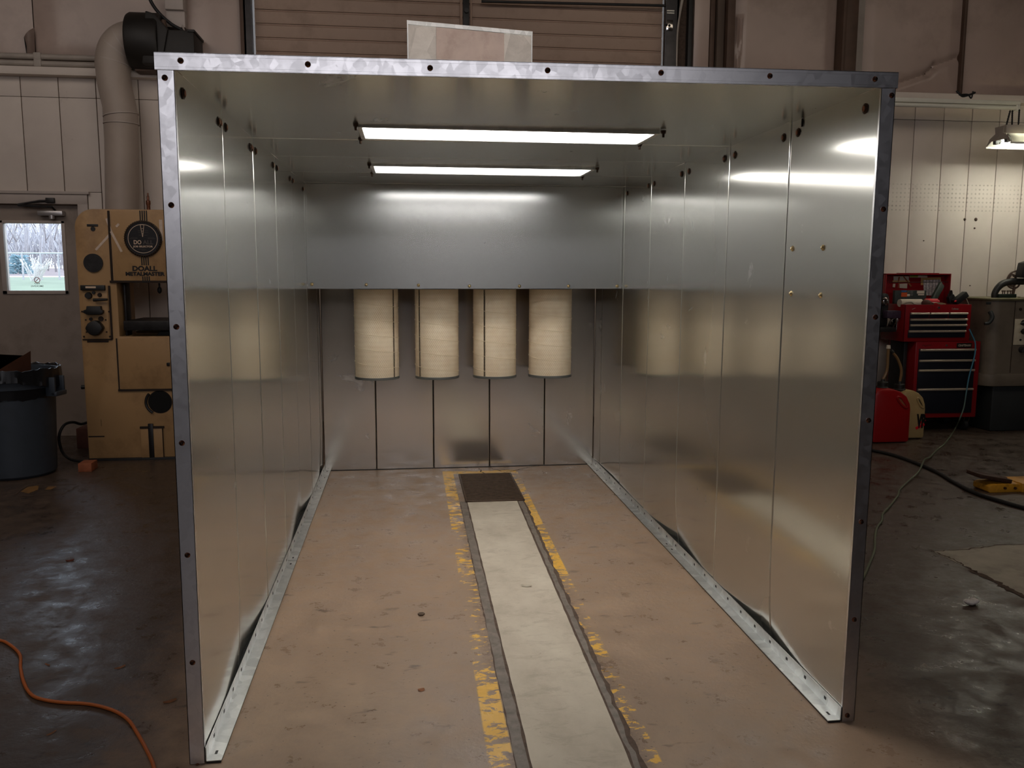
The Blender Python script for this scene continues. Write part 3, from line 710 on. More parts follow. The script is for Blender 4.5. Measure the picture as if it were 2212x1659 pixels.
for i, (fx, so, lb) in enumerate(fdat):
    f = empty('filter_cartridge', (fx, FY, FB), 'cream pleated cartridge filter, '+lb, 'filter', 'pleated cartridge filters hanging under the hood')
    mb = MB(); mb.lathe([(FR_-.004, .014), (FR_, .02), (FR_, FT-FB-.02), (FR_-.004, FT-FB-.014)], (fx, FY, FB), 'Z', 72)
    o = build(mb, 'media', 'media', f); o.rotation_euler.z = [0, 1.1, 2.0, 3.1][i]
    mb = MB(); mb.lathe([(0, .004), (FR_*.5, .002), (FR_*.9, 0), (FR_+.002, .002), (FR_+.004, .008), (FR_+.003, .018), (FR_-.004, .020)], (fx, FY, FB), 'Z', 64); build(mb, 'end_cap', 'cap', f)
    mb = MB(); mb.lathe([(FR_-.004, FT-FB-.022), (FR_+.004, FT-FB-.020), (FR_+.005, FT-FB), (0, FT-FB)], (fx, FY, FB), 'Z', 64); build(mb, 'top_ring', 'dark_steel', f)
    mb = MB(); T = 6; st = [0, .3, .55, .8][i]*.1; pts = []
    N_ = 36*5
    for k in range(N_+1):
        th = pi + 2*pi*k/36; zz = FT-.10-st-.105*k/36
        if zz > FB+.045: pts.append((fx+(FR_+.0012)*math.cos(th), FY+(FR_+.0012)*math.sin(th), zz))
    mb.tube(pts, .0024, 6, 0, 0); build(mb, 'glue_bead', 'bead', f)
    if so is not None:
        a0 = -pi/2+math.asin(so); mb = MB()
        mb.grid(2, 20, lambda u, v: Vector((fx+(FR_+.002)*math.cos(a0+(u-.5)*.075), FY+(FR_+.002)*math.sin(a0+(u-.5)*.075), FB+.02+(FT-FB-.045)*v)), 0, True, .002)
        build(mb, 'seam_strip', 'seam', f)

# ------------------------------------------------------------------ booth lights
def booth_light(y0, y1, xa, xb, lb, lensm):
    zc = H-.001
    t = empty('ceiling_light', ((xa+xb)/2, (y0+y1)/2, zc-.02), lb, 'ceiling light', 'long white lights in the booth roof')
    mb = MB(); w = .018
    for a, b in (((xa-w, y0-w), (xb+w, y0)), ((xa-w, y1), (xb+w, y1+w)), ((xa-w, y0), (xa, y1)), ((xb, y0), (xb+w, y1))):
        mb.box((a[0], a[1], zc-.008), (b[0], b[1], zc+.016), .002)
    build(mb, 'light_frame', 'angle', t)
    mb = MB(); mb.box((xa, y0, zc+.006), (xb, y1, zc+.012)); build(mb, 'lens', lensm, t)
    bm_ = MB(); bm_.cyl((0, 0, 0), (0, 0, -.012), .012, .009, 10); bm_.cyl((0, 0, -.012), (0, 0, -.026), .006, .005, 8)
    me = bm_.mesh('hold_down_clip'); me.materials.append(MT['bolt_dark'])
    for xx in (xa-.022, xb+.022):
        for yy in (y0-.045, y1+.022):
            o = bpy.data.objects.new('hold_down_clip', me); C.objects.link(o); o.parent = t; o.location = Vector((xx, yy, zc+.001))-wl(t)
booth_light(.885, 1.165, -.562, .590, 'long white light in the booth roof, nearer to the opening', 'lens')
booth_light(2.10, 2.425, -.562, .598, 'long white light deep in the booth roof, just before the hood', 'lens_deep')

# ================================================================== LEFT SIDE
# band saw -----------------------------------------------------------
SY = 4.45
MT['saw'] = simple('worn_cream_machine_paint', (176, 140, 96), .5, 0, .06, 3, .1, 40, dirt=((96, 62, 36), .6, 3.2))
MT['saw_dark'] = simple('grimy_machine_seam', (40, 27, 18), .8)
S = lambda a, b, dy=0: at(a, b, SY+dy)
x_l, x_c = S(170, 600).x, S(252, 600).x
xl_b = S(188, 985).x
z_top, z_h0, z_t0, z_bot = S(260, 452).z, S(300, 611).z, S(300, 727).z, S(250, 990).z
XRs = x_l+1.16
xl = S(174, 700).x; xc = S(251, 650).x
saw = empty('band_saw', ((xl+XRs)/2, SY+.35, 0), 'tall cream vertical band saw with round black dial, beside the door on the left', 'band saw')
r_ = .14
arc = [(xl+r_-r_*math.sin(a*pi/16), z_top-r_+r_*math.cos(a*pi/16)) for a in range(0, 9)]
prof_ = arc + [(xl, z_bot), (XRs, z_bot), (XRs, z_t0), (xc+.01, z_t0), (xc+.01, z_h0), (XRs, z_h0), (XRs, z_top)]
mb = MB(); mb.prism(prof_, SY, SY+.42, 0, 'XZ', .006); body = build(mb, 'body', 'saw', saw)
def sbox(name, a, b, dy0, dy1, matn, parent=None, bev=.002):
    p = S(*a); q = S(*b); m = MB(); m.box((min(p.x, q.x), SY+dy0, min(p.z, q.z)), (max(p.x, q.x), SY+dy1, max(p.z, q.z)), bev); return build(m, name, matn, parent or saw)
def scyl(name, a, rpx, dy0, dy1, matn, parent=None, r2=None, n=32):
    p = S(*a); r = rpx/FPX*(SY-CAM.y)/.99; m = MB(); m.cyl((p.x, SY+dy1, p.z), (p.x, SY+dy0, p.z), r, (r2/rpx*r if r2 else r), n); return build(m, name, matn, parent or saw)
# upper door with seam
mb = MB(); p = S(240, 455); mb.box((p.x, SY-.012, z_h0+.012), (XRs-.01, SY+.002, z_top-.012), .004); hd = build(mb, 'upper_door', 'saw', saw)
sbox('hinge_seam', (236.5, 455), (240, 606), -.004, .001, 'saw_dark')
sbox('door_lip', (238, 606), (420, 611), -.014, .002, 'saw_dark', hd, .001)
# dial
c = S(311, 516); R_ = 35/FPX*(SY-CAM.y)
mb = MB(); mb.lathe([(R_*1.05, 0), (R_*1.05, .018), (R_*.97, .024), (R_*.92, .020)], (c.x, SY-.006, c.z), 'Y', 48); mb.cyl((c.x, SY-.01, c.z), (c.x, SY-.03, c.z), R_*.94, None, 48, 1)
for i in range(48):
    a = 2*pi*i/48; mb.box((-.0022, -.002, -.008), (.0022, .002, .008), 0, 0, Matrix.Translation((c.x+R_*.99*math.sin(a), SY-.0365, c.z+R_*.99*math.cos(a))) @ Matrix.Rotation(a, 4, 'Y'))
MT['dial_rim'] = simple('dial_rim', (56, 44, 34), .4, .4, .3, 60); MT['dial_face'] = simple('dial_face', (20, 17, 18), .4)
MT['cream_ink'] = simple('cream_ink', (222, 196, 170), .6, 0, .05); MT['grey_ink'] = simple('grey_ink', (84, 76, 72), .6)
dial = build(mb, 'selector_dial', ['dial_rim', 'dial_face'], saw)
yT = SY-.0315
mb = MB(); mb.grid(56, 1, lambda u, v: Vector((c.x+(R_*.80+.0035*v)*math.cos(2*pi*u), yT, c.z+(R_*.80+.0035*v)*math.sin(2*pi*u))), 0, False)
for sx in (-1, 1): mb.obox((c.x+sx*R_*.055, yT, c.z+R_*.46), ((1, 0, -sx*.14), (0, 1, 0), (sx*.14, 0, 1)), (.0016, .0008, R_*.36))
mb.obox((c.x, yT, c.z+R_*.80), ((1, 0, 0), (0, 1, 0), (0, 0, 1)), (R_*.10, .0008, .0018))
for k in range(3): mb.obox((c.x, yT, c.z+R_*(.30+.14*k)), ((1, 0, 0), (0, 1, 0), (0, 0, 1)), (R_*.05, .0008, .0012))
build(mb, 'dial_ring', 'cream_ink', dial)
text('dial_lettering', 'DO', (c.x-R_*.30, yT, c.z-R_*.20), R_*.42, R_*.24, 'cream_ink', dial, bold=.02)
text('dial_lettering', 'ALL', (c.x+R_*.28, yT, c.z-R_*.20), R_*.58, R_*.24, 'grey_ink', dial, bold=.02)
text('dial_lettering', 'JOB SELECTOR', (c.x-R_*.01, yT, c.z-R_*.46), R_*1.1, R_*.13, 'cream_ink', dial, bold=.03)
mb = MB(); r = random.Random(3)
for (dx, dz, w) in ((-.48, .06, .36), (-.50, 0, .44), (.46, .06, .36), (.50, 0, .44), (-.12, .46, .24), (.22, .46, .18), (-.14, .36, .2), (.2, .36, .22), (0.17, .2, .18), (-.14, .2, .14), (-.08, -.60, .5), (0, -.66, .2)):
    mb.box((c.x+R_*(dx-w/2), yT-.0008, c.z+R_*dz-.0012), (c.x+R_*(dx+w/2), yT, c.z+R_*dz+.0012))
build(mb, 'small_print', 'grey_ink', dial)
# stripes above, between and below
for (ya_, yb_, xo) in ((455, 480, 303.5), (555.5, 573, 307), (597, 610, 309.5)):
    mb = MB()
    for k in range(4):
        p = S(xo+4.6*k, ya_); q = S(xo+.8+4.6*k, yb_); mb.obox(((p.x+q.x)/2, SY-.0135, (p.z+q.z)/2), ((1, 0, 0), (0, 1, 0), (0, 0, 1)), (.0042, .0012, abs(p.z-q.z)/2))
    build(mb, 'black_stripes', 'dial_face', hd)
p = S(314, 580); text('lettering', 'DOALL', (p.x, SY-.0135, p.z), 48/FPX*7.05, 10.5/FPX*7.05, 'dial_face', hd, bold=.04)
p = S(315, 591.5); text('lettering', 'METALMASTER', (p.x, SY-.0135, p.z), 76/FPX*7.05, 8/FPX*7.05, 'dial_face', hd, bold=.05)
# chalk crosses
MT['chalk'] = simple('faded_chalk', (214, 194, 176), .9, 0, .12, 40)
for (a, b, dy) in (((207, 540), (252, 490), -.001), ((252, 490), (258, 484), -.0135), ((241, 500), (264, 544), -.0135), ((230, 472), (240, 500), -.001)):
    p, q = S(*a), S(*b); m = MB(); d_ = (q-p).normalized(); m.obox(((p.x+q.x)/2, SY+dy, (p.z+q.z)/2), (d_, (0, 1, 0), d_.cross(Vector((0, 1, 0)))), ((q-p).length/2, .0007, .0085), .0); build(m, 'chalk_mark', 'chalk', hd)
m = MB(); p, q = S(346, 520), S(352, 475); m.obox(((p.x+q.x)/2, SY-.0135, (p.z+q.z)/2), ((1, 0, 0), (0, 1, 0), (0, 0, 1)), (.012, .0007, .08)); build(m, 'chalk_mark', 'chalk', hd)
# left column controls
sbox('name_plate', (187.5, 484), (212, 489.5), -.004, .001, 'black_paint'); scyl('keyhole', (201, 494.5), 4.5, -.004, .001, 'black_paint')
scyl('speed_gauge', (202, 568), 18.5, -.012, .001, 'black_paint'); g = scyl('gauge_face', (202, 568), 15.5, -.014, -.011, 'dark_steel', bpy.data.objects['speed_gauge'])
mb = MB(); p = S(177, 617); q = S(238, 733); 
mb.box((p.x, SY-.006, q.z), (q.x, SY+.002, p.z), .003); cp_ = build(mb, 'control_panel', 'saw', saw)
sbox('panel_seam', (179, 732), (243, 734.5), -.0075, -.002, 'saw_dark', cp_, 0); sbox('panel_seam', (238, 617), (240.5, 733), -.0075, -.002, 'saw_dark', cp_, 0)
sbox('scale_housing', (176, 616), (229, 627), -.03, -.004, 'black_paint', cp_); sbox('scale_window', (187.5, 618.5), (210, 622.5), -.032, -.029, 'cream_ink', cp_, .001)
scyl('round_knob', (192.5, 638.5), 7.2, -.03, -.004, 'black_paint', cp_, 6); scyl('small_knob', (216, 637), 4.5, -.02, -.004, 'saw_dark', cp_, 3.5); scyl('small_knob', (203.5, 632), 3.2, -.02, -.004, 'black_paint', cp_)
mb = MB(); mb.tube([S(202, 648, -.03), S(214, 647.5, -.035), S(232, 647, -.04)], lambda u: .013-.004*u, 10); build(mb, 'lever', 'black_paint', cp_)
mb = MB(); P4 = [S(a, b) for a, b in ((191, 661), (221, 661), (222, 669), (226, 670), (226, 676), (221, 679), (192, 679), (184, 675), (184, 670), (190, 668))]
mb.prism([(v.x, v.z) for v in P4], SY-.045, SY-.004, 0, 'XZ', .003); build(mb, 'switch_box', 'black_paint', cp_)
scyl('push_button', (197.5, 689), 3.2, -.02, -.004, 'dial_face', cp_); scyl('push_button', (219, 688.5), 5, -.016, -.004, 'saw_dark', cp_)
mb = MB(); P5 = [(189.5, 708), (195, 698), (203, 693), (209.5, 691), (216, 693), (223, 699), (228.5, 708), (222, 718), (215, 723), (207, 724), (199, 721), (193, 714)]
P5 = [S(a, b) for a, b in P5]; mb.prism([(v.x, v.z) for v in P5], SY-.07, SY-.004, 0, 'XZ', .012); build(mb, 'hand_wheel', 'black_paint', cp_)
for a, b in ((182, 727), (238, 727), (186, 691), (229, 691), (188, 717), (231, 717), (178, 673), (236, 673)): scyl('panel_screw', (a, b), 1.8, -.009, -.004, 'saw_dark', cp_, None, 8)
sbox('maker_strip', (188, 735.5), (235, 739.5), -.003, .001, 'saw_dark')
# throat: blade post, table
mb = MB(); p = S(256, 612); q = S(267, 728); mb.box((p.x, SY+.10, q.z), (q.x, SY+.22, p.z), .004); build(mb, 'blade_guard_post', 'dark_steel', saw)
mb = MB(); p = S(336, 612); mb.cyl((p.x, SY+.1, p.z), (p.x, SY+.1, p.z-.03), .007); mb.ball((p.x, SY+.1, p.z-.055), .017, (1, 1, 1.6)); build(mb, 'guide_knob', 'black_paint', saw)
mb = MB(); a = S(268, 693, .0); zt_ = a.z; x0 = a.x; mb.box((x0, SY-.02, zt_-.075), (XRs-.05, SY+.50, zt_), .004)
build(mb, 'work_table', 'dark_steel', saw)
mb = MB(); x0 = S(330, 715).x; mb.prism([(x0, z_t0), (x0+.05, zt_-.07), (XRs-.2, zt_-.07), (XRs-.1, z_t0)], SY+.08, SY+.5, 0, 'XZ', .004); build(mb, 'table_trunnion', 'black_paint', saw)
mb = MB(); q = [S(272, 728), S(272, 720), S(297, 719), S(325, 713), S(372, 720), S(372, 728)]; mb.prism([(v.x, v.z) for v in q], SY+.25, SY+.45, 0, 'XZ', .002); build(mb, 'chip_tray', 'saw', saw)
# lower cabinet
mb = MB(); p = S(256, 731); q = S(440, 841); mb.box((p.x, SY-.010, q.z), (min(q.x, XRs-.03), SY+.002, p.z), .003); ld = build(mb, 'lower_door', 'saw', saw)
sbox('door_seam', (253, 731), (256.5, 842), -.003, .001, 'saw_dark', ld, 0); sbox('door_seam', (256, 840.5), (440, 842.5), -.0105, .001, 'saw_dark', ld, 0)
sbox('door_latch', (361, 783), (368, 790), -.02, -.008, 'dial_face', ld)
o = scyl('speed_opening', (346, 868), 23, -.004, .001, 'black'); scyl('opening_rim', (346, 868), 24, -.002, .001, 'saw_dark')
mb = MB(); pts = []
for k in range(9):
    a = math.radians(140+100*k/8); pts.append(S(345+30*math.cos(a), 868-27*math.sin(a), -.008))
mb.tube(pts, .011, 8, 0, 2); build(mb, 'speed_scale', 'dark_steel', saw)
sbox('chip_slot_frame', (304, 923), (354, 988), -.012, .001, 'saw'); fr_ = bpy.data.objects['chip_slot_frame']
sbox('slot_edge', (303, 921), (355, 924.5), -.016, .001, 'saw_dark', fr_, 0); sbox('slot_edge', (352, 923), (355, 988), -.014, .001, 'saw_dark', fr_, 0)
sbox('chip_slot', (320.5, 915), (335, 988), -.018, .001, 'dial_face', fr_)
sbox('paint_scratch', (191, 942), (226, 944), -.0015, .001, 'saw_dark'); sbox('paint_scratch', (218, 906), (219.5, 921), -.0015, .001, 'saw_dark')
mb = MB(); mb.box((xl-.0, SY-.02, z_bot-.035), (XRs+.02, SY+.66, z_bot+.004), .006); build(mb, 'base_plate', 'black_paint', saw)
mb = MB(); mb.box((xl+.06, SY+.06, 0), (XRs-.05, SY+.55, z_bot-.03), .004); build(mb, 'skid', 'black_paint', saw)
mb = MB(); p = S(184, 845); mb.cyl((p.x+.03, SY+.25, p.z), (p.x-.03, SY+.25, p.z), .010, .008, 12); mb.tube([(p.x-.02, SY+.25, p.z), (p.x-.07, SY+.25, p.z), (p.x-.115, SY+.25, p.z)], lambda u: .010+.008*u, 12, 0, 2); build(mb, 'side_crank', 'black_paint', saw)
mb = MB(); p = S(321, 452, .25); mb.lathe([(.014, 0), (.014, .05), (.018, .06), (.018, .085), (.010, .09), (.010, .12), (.006, .125), (.006, .145), (0, .146)], (p.x, SY+.25, z_top), 'Z', 14); build(mb, 'top_fitting', 'brass', saw)
mb = MB(); mb.tube([S(190, 912, .35), S(175, 916, .3), S(158, 912, .2), S(140, 917, .1), S(129, 935, .05), S(128, 955, .05), S(136, 978, .05), S(152, 992, -.05), S(178, 997, -.10), S(205, 996, -.05)], .011, 10); build(mb, 'air_hose', 'black_rubber', saw)
# timber under / beside the saw
MT['wood'] = simple('orange_timber', (150, 84, 52), .7, 0, .25, 14, .2, 60); MT['brick_box'] = simple('dark_red_timber', (86, 50, 38), .8, 0, .2, 10)
p = fl(169, 1020); q = fl(197, 1020)
mb = MB(); hh_ = .065; mb.box((p.x, p.y, 0), (q.x, p.y+.13, hh_), .003); tag(build(mb, 'wood_block', 'wood'), 'short orange-brown timber block on the floor at the foot of the band saw', 'wood block')
p = at(167, 975, 4.95); mb = MB(); mb.box((p.x, 4.95, 0), (p.x+.12, 5.15, at(170, 926, 4.95).z), .004); tag(build(mb, 'timber_post', 'brick_box'), 'dark red upright timber standing behind the left corner of the band saw', 'wood block')

# waste bin --------------------------------------------------------
MT['bin'] = simple('blue_grey_bin_plastic', (56, 64, 74), .5, 0, .08, 6, dirt=((34, 38, 44), .5, 4)); MT['liner'] = simple('black_bin_liner', (22, 23, 27), .30, 0, .1, 20)
BY = 4.07; cb = at(38, 1010, BY); cb = Vector((cb.x, BY, 0)); zr = at(60, 797, BY).z
bin_ = empty('waste_bin', cb, 'large grey-blue round plastic bin with black liner folded over its rim, at the left edge', 'waste bin')
mb = MB(); mb.lathe([(0, 0.002), (.245, .002), (.262, .02), (.285, zr*.80), (.287, zr*.83), (.305, zr*.84), (.31, zr*.97), (.318, zr), (.300, zr), (.275, zr*.8), (.25, .05), (0, .05)], cb, 'Z', 48); build(mb, 'bin_body', 'bin', bin_)
r = random.Random(5)
def lin_fn(u, v):
    a = 2*pi*u; w = .006*math.sin(a*9)+.004*math.sin(a*23+1)+.003*math.sin(a*41)
    if v < .35: t_ = v/.35; R = .285+.037*t_; zz = zr-.20+.215*t_
    elif v < .5: t_ = (v-.35)/.15; R = .322+.008*t_; zz = zr+.015
    else: t_ = (v-.5)/.5; R = .330+w*t_*1.4; zz = zr+.015-(.115+.03*math.sin(a*3+2))*t_
    return Vector((cb.x+R*math.cos(a), cb.y+R*math.sin(a), zz+w*.8))
mb = MB(); mb.grid(120, 12, lin_fn, 0, True); build(mb, 'bin_liner', 'liner', bin_)
mb = MB(); mb.lathe([(0, zr-.20), (.286, zr-.20)], cb, 'Z', 32); build(mb, 'liner_floor', 'liner', bin_)
ah = -.15
for a_ in (ah, ah+pi):
    mb = MB(); M_ = Matrix.Translation(cb) @ Matrix.Rotation(a_, 4, 'Z')
    mb.box((.29, -.07, zr-.19), (.36, -.05, zr-.05), .006, 0, M_); mb.box((.29, .05, zr-.19), (.36, .07, zr-.05), .006, 0, M_); mb.box((.325, -.07, zr-.19), (.372, .07, zr-.155), .008, 0, M_)
    build(mb, 'bin_handle', 'bin', bin_)
# cardboard tray in the bin
MT['card'] = simple('brown_cardboard', (104, 66, 48), .85, 0, .1, 8)
p0 = at(-70, 806, BY-.02); p1 = at(57, 806, BY-.05); zc0 = zr-.02; zc1 = at(20, 776, BY).z
box_ = empty('cardboard_box', ((p0.x+p1.x)/2, BY, zc0-.15), 'open brown cardboard box stuffed into the top of the bin', 'box')
def sheet(name, pts, th, matn, parent):
    a, b, c_, d_ = [Vector(v) for v in pts]; m = MB(); m.grid(2, 2, lambda u, v: a.lerp(b, u).lerp(d_.lerp(c_, u), v), 0, False, th); return build(m, name, matn, parent)
xa, xb = p0.x, p1.x-.02
sheet('box_side', ((xa, BY+.16, zc0-.15), (xb-.04, BY+.16, zc0-.15), (xb-.04, BY+.16, zc1+.01), (xa, BY+.16, zc1+.03)), .004, 'card', box_)
sheet('box_side', ((xa, BY-.14, zc0-.15), (xb-.06, BY-.14, zc0-.15), (xb-.17, BY-.14, zc0+.035), (xa, BY-.14, zc0+.035)), .004, 'card', box_)
sheet('box_side', ((xb-.06, BY-.14, zc0-.15), (xb-.04, BY+.16, zc0-.15), (xb-.01, BY+.12, zc1+.05), (xb-.16, BY-.14, zc0+.01)), .004, 'card', box_)
sheet('box_bottom', ((xa, BY-.14, zc0-.15), (xb-.05, BY-.14, zc0-.15), (xb-.04, BY+.16, zc0-.15), (xa, BY+.16, zc0-.15)), .004, 'card', box_)

# extraction duct and blower ---------------------------------------
MT['duct'] = simple('painted_duct', (172, 158, 146), .5, 0, .06, 5, .15, 12); MT['blower'] = simple('black_blower_paint', (30, 26, 23), .55, 0, .25, 10, .2, 20)
DY = YW-.20
duct = empty('exhaust_duct', at(262, 440, DY), 'thick pale duct on the wall behind the band saw, bending into the black blower', 'duct')
dr_ = 31.5/FPX*(DY-CAM.y)
mb = MB(); cpts = [(265, 620), (264, 440), (262, 270), (259, 235), (247, 180), (244, 140), (250, 108), (268, 88), (292, 82)]
mb.tube([at(a, b, DY) for a, b in cpts], lambda u: dr_*(1.0 if u < .6 else 1.05), 28, 0, 5); build(mb, 'duct_pipe', 'duct', duct)
for (a, b, t) in ((262, 268, (0, 0, 1)), (261, 249, (-.12, 0, 1)), (246, 135, (.25, 0, 1)), (252, 108, (.6, 0, .8)), (264, 92, (.9, 0, .5))):
    p = at(a, b, DY); t = Vector(t).normalized(); mb = MB(); mb.cyl(p-t*.004, p+t*.004, dr_*1.07, None, 28); build(mb, 'duct_seam', 'frame', duct)
mb = MB(); p = at(232, 400, DY+.1); mb.tube([at(223, 215, DY+.12), at(228, 300, DY+.12), at(235, 420, DY+.12)], .012, 8); build(mb, 'cord', 'dusty_white', duct)
bl = empty('blower', at(330, 140, DY), 'black centrifugal blower on the wall above the band saw, mostly behind the booth corner', 'blower')
c = at(318, 92, DY); R_ = 55/FPX*(DY-CAM.y)
mb = MB(); mb.lathe([(R_*.45, -.14), (R_*.95, -.13), (R_, -.11), (R_, .11), (R_*.95, .13), (0, .14)], (c.x, DY, c.z), 'X', 40)
build(mb, 'scroll_housing', 'blower', bl)
mb = MB(); q = [at(a, b, DY) for a, b in ((327, 36), (345, 42), (375, 75), (362, 148), (320, 148))]; mb.prism([(v.x, v.z) for v in q], DY-.18, DY+.18, 0, 'XZ', .01); build(mb, 'motor_shroud', 'blower', bl)
mb = MB(); p = at(345, 74, DY); q = at(431, 150, DY); mb.box((p.x, DY-.16, q.z), (q.x, DY+.16, p.z), .008); mb.box((q.x-.05, DY-.17, p.z-.015), (q.x+.01, DY+.17, p.z+.005), .003); build(mb, 'outlet_box', 'blower', bl)
mb = MB(); p = at(357, 55, DY); mb.cyl((p.x, DY-.05, p.z-.05), (p.x, DY-.05, p.z+.03), .03, .02, 12); build(mb, 'junction_fitting', 'brown_steel', bl)
mb = MB(); q = at(295, 148, DY); mb.box((q.x, YW-.25, q.z-.03), (q.x+.62, YW, q.z-.005), .003); build(mb, 'bracket', 'brown_steel', bl)
mb = MB(); mb.tube([at(318, -20, DY), at(327, 5, DY), at(345, 30, DY), at(370, 52, DY), at(392, 65, DY), at(400, 76, DY)], .014, 10); build(mb, 'power_cable', 'black_rubber', bl)
mb = MB(); p = at(360, 24, YW-.1); q = at(396, -60, YW-.1); mb.box((p.x, YW-.16, p.z), (q.x, YW-.02, q.z), .006); mb.box((p.x-.0, YW-.12, at(360, 66, YW).z), (q.x, YW-.02, p.z), .004)
cb_ = tag(build(mb, 'wiring_box', 'frame'), 'pale painted wiring box on the upper wall right of the black blower', 'wiring box')
mb = MB(); mb.tube([at(388, 24, YW-.08), at(391, 45, YW-.10), at(400, 72, YW-.14)], .008, 8); build(mb, 'cord', 'frame', cb_)

# extension cord and floor litter left --------------------------------
MT['orange'] = simple('orange_cord_jacket', (196, 104, 44), .45, 0, .06, 30)
oc = [(-60, 1365), (0, 1383), (12, 1387), (32, 1401), (44, 1417), (44.5, 1441), (50, 1469), (60, 1491), (75, 1505), (103, 1513), (139, 1517.5), (179, 1519.5), (214, 1525), (250, 1537), (278, 1556), (298, 1586), (318, 1622), (333, 1659), (338, 1720)]
mb = MB(); mb.tube([fl(a, b, .006) for a, b in oc], .0058, 10); tag(build(mb, 'extension_cord', 'orange'), 'orange extension cord snaking over the dark floor at lower left', 'cord')

# ================================================================== RIGHT SIDE
# shop lights --------------------------------------------------------
LY = YW-.30
la, lb_ = at(1905, 225, LY), at(2192, 241, LY)
lamp = empty('shop_light', ((la.x+lb_.x)/2, LY, la.z), 'long unlit white fluorescent fixture hanging along the ledge right of the booth', 'fluorescent light')
mb = MB(); zA = at(2190, 220, LY).z; zB = at(2190, 229, LY).z; zC_ = at(2190, 240, LY).z
mb.box((la.x-.6, LY-.05, zB), (lb_.x+.02, LY+.05, zA), .004); build(mb, 'fixture_body', 'white_enamel', lamp)
mb = MB(); mb.cyl((la.x-.6, LY-.03, (zB+zC_)/2), (lb_.x-.02, LY-.03, (zB+zC_)/2), .019); build(mb, 'tube', 'white_enamel', lamp)
mb = MB(); mb.box((lb_.x-.02, LY-.055, zC_-.004), (lb_.x+.012, LY+.05, zB+.002), .003); build(mb, 'tube_socket', 'white_enamel', lamp)
mb = MB(); mb.tube([at(2066, 196, LY-.06), at(2074, 204, LY-.07), at(2080, 208, LY-.07), at(2090, 206, LY-.07), at(2100, 203, LY-.07), at(2106, 200, LY-.06)], .010, 8); mb.tube([at(2072, 205, LY-.07), at(2090, 204, LY-.07), at(2098, 212, LY-.06), at(2102, 197, LY-.07)], .007, 8)
tag(build(mb, 'looped_cord', 'black_rubber'), 'knotted black cord draped over the unlit fluorescent fixture', 'cord')
L2 = 4.85
A = at(2155, 315, L2); B = at(2188, 272, L2)
lm = empty('shop_light', (A.x+.6, L2, A.z), 'lit hooded fluorescent fixture hanging on chains at the right edge', 'fluorescent light')
x0 = A.x; zb = A.z; zt = B.z; xe = x0+1.25
mb = MB()
def hood(u, v):
    a = -.15*pi+1.3*pi*0 ; th = pi*v
    return Vector((x0+.012+(xe-x0)*u, L2-.165*math.cos(th)*1.0, zb+.012+.10*math.sin(th)))
mb.grid(1, 20, hood, 0, True, .002); mb.box((x0, L2-.172, zb-.004), (xe, L2-.160, zb+.014), .002); mb.box((x0, L2+.160, zb-.004), (xe, L2+.172, zb+.014), .002)
build(mb, 'reflector', 'white_enamel', lm)
mb = MB(); mb.box((x0+.03, L2-.06, zb+.09), (xe, L2+.06, zt+.0), .006); build(mb, 'ballast_housing', 'dusty_white', lm)
mb = MB(); pts = [(L2-.165, zb+.01), (L2-.12, zb+.075), (L2-.05, zb+.11), (L2-.06, zt-.01), (L2+.06, zt-.01), (L2+.05, zb+.11), (L2+.12, zb+.075), (L2+.165, zb+.01), (L2+.10, zb+.05), (L2-.10, zb+.05)]
mb.prism(pts, x0+.004, x0+.010, 0, 'YZ'); build(mb, 'end_plate', 'dusty_white', lm)
for dy in (-.085, .065):
    mb = MB(); mb.cyl((x0+.07, L2+dy, zb+.045), (xe, L2+dy, zb+.045), .018, None, 20); build(mb, 'tube', 'tube', lm)
    mb = MB(); mb.box((x0+.01, L2+dy-.02, zb+.02), (x0+.045, L2+dy+.02, zb+.09), .005); mb.cyl((x0+.045, L2+dy, zb+.045), (x0+.07, L2+dy, zb+.045), .019); build(mb, 'tube_socket', 'cap', lm)
for (a, b, c_, d_) in ((2182, 240, 2172, 278), (2187, 240, 2186, 270), (2202, 238, 2200, 268)):
    p, q = at(a, b, L2+.05), at(c_, d_, L2); mb = MB(); n = 14
    for k in range(n):
        m_ = p.lerp(q, (k+.5)/n); mb.ball(m_, .010, (.45 if k % 2 else 1, 1 if k % 2 else .45, 1.3), 0, 8)
    build(mb, 'hanging_chain', 'dark_steel', lm)

# tool chest on its cabinet -------------------------------------------
MT['red_paint'] = simple('red_chest_paint', (136, 16, 24), .32, 0, .06, 5); MT['drawer'] = simple('black_drawer_front', (20, 24, 34), .4, 0, .1, 10)
MT['pull'] = simple('pale_drawer_pull', (190, 176, 158), .4, .3, .08, 30); MT['red_dark'] = simple('dark_red_side_paint', (112, 14, 20), .35, 0, .08, 5)
CY = 4.88
K = lambda a, b, dy=0: at(a, b, CY+dy)
cab = empty('rolling_cabinet', (K(2045, 900).x, CY+.22, 0), 'red rolling cabinet with black drawers standing on casters below the tool chest', 'tool cabinet')
xa, xb = K(1974, 820).x, K(2113, 820).x; zt_ = K(2040, 738).z; zb_ = K(2040, 902).z
mb = MB(); mb.box((xa, CY, zb_), (xb, CY+.45, zt_), .006); build(mb, 'cabinet_body', 'red_paint', cab)
def pull(x0, x1, zz, yy, par):
    m = MB(); m.prism([(yy-.016, zz-.008), (yy-.020, zz+.004), (yy-.012, zz+.010), (yy, zz+.010), (yy, zz-.006)], x0, x1, 0, 'YZ', 0); return build(m, 'drawer_pull', 'pull', par)
rows = [(756, 777), (779, 799), (800, 838), (841, 892)]
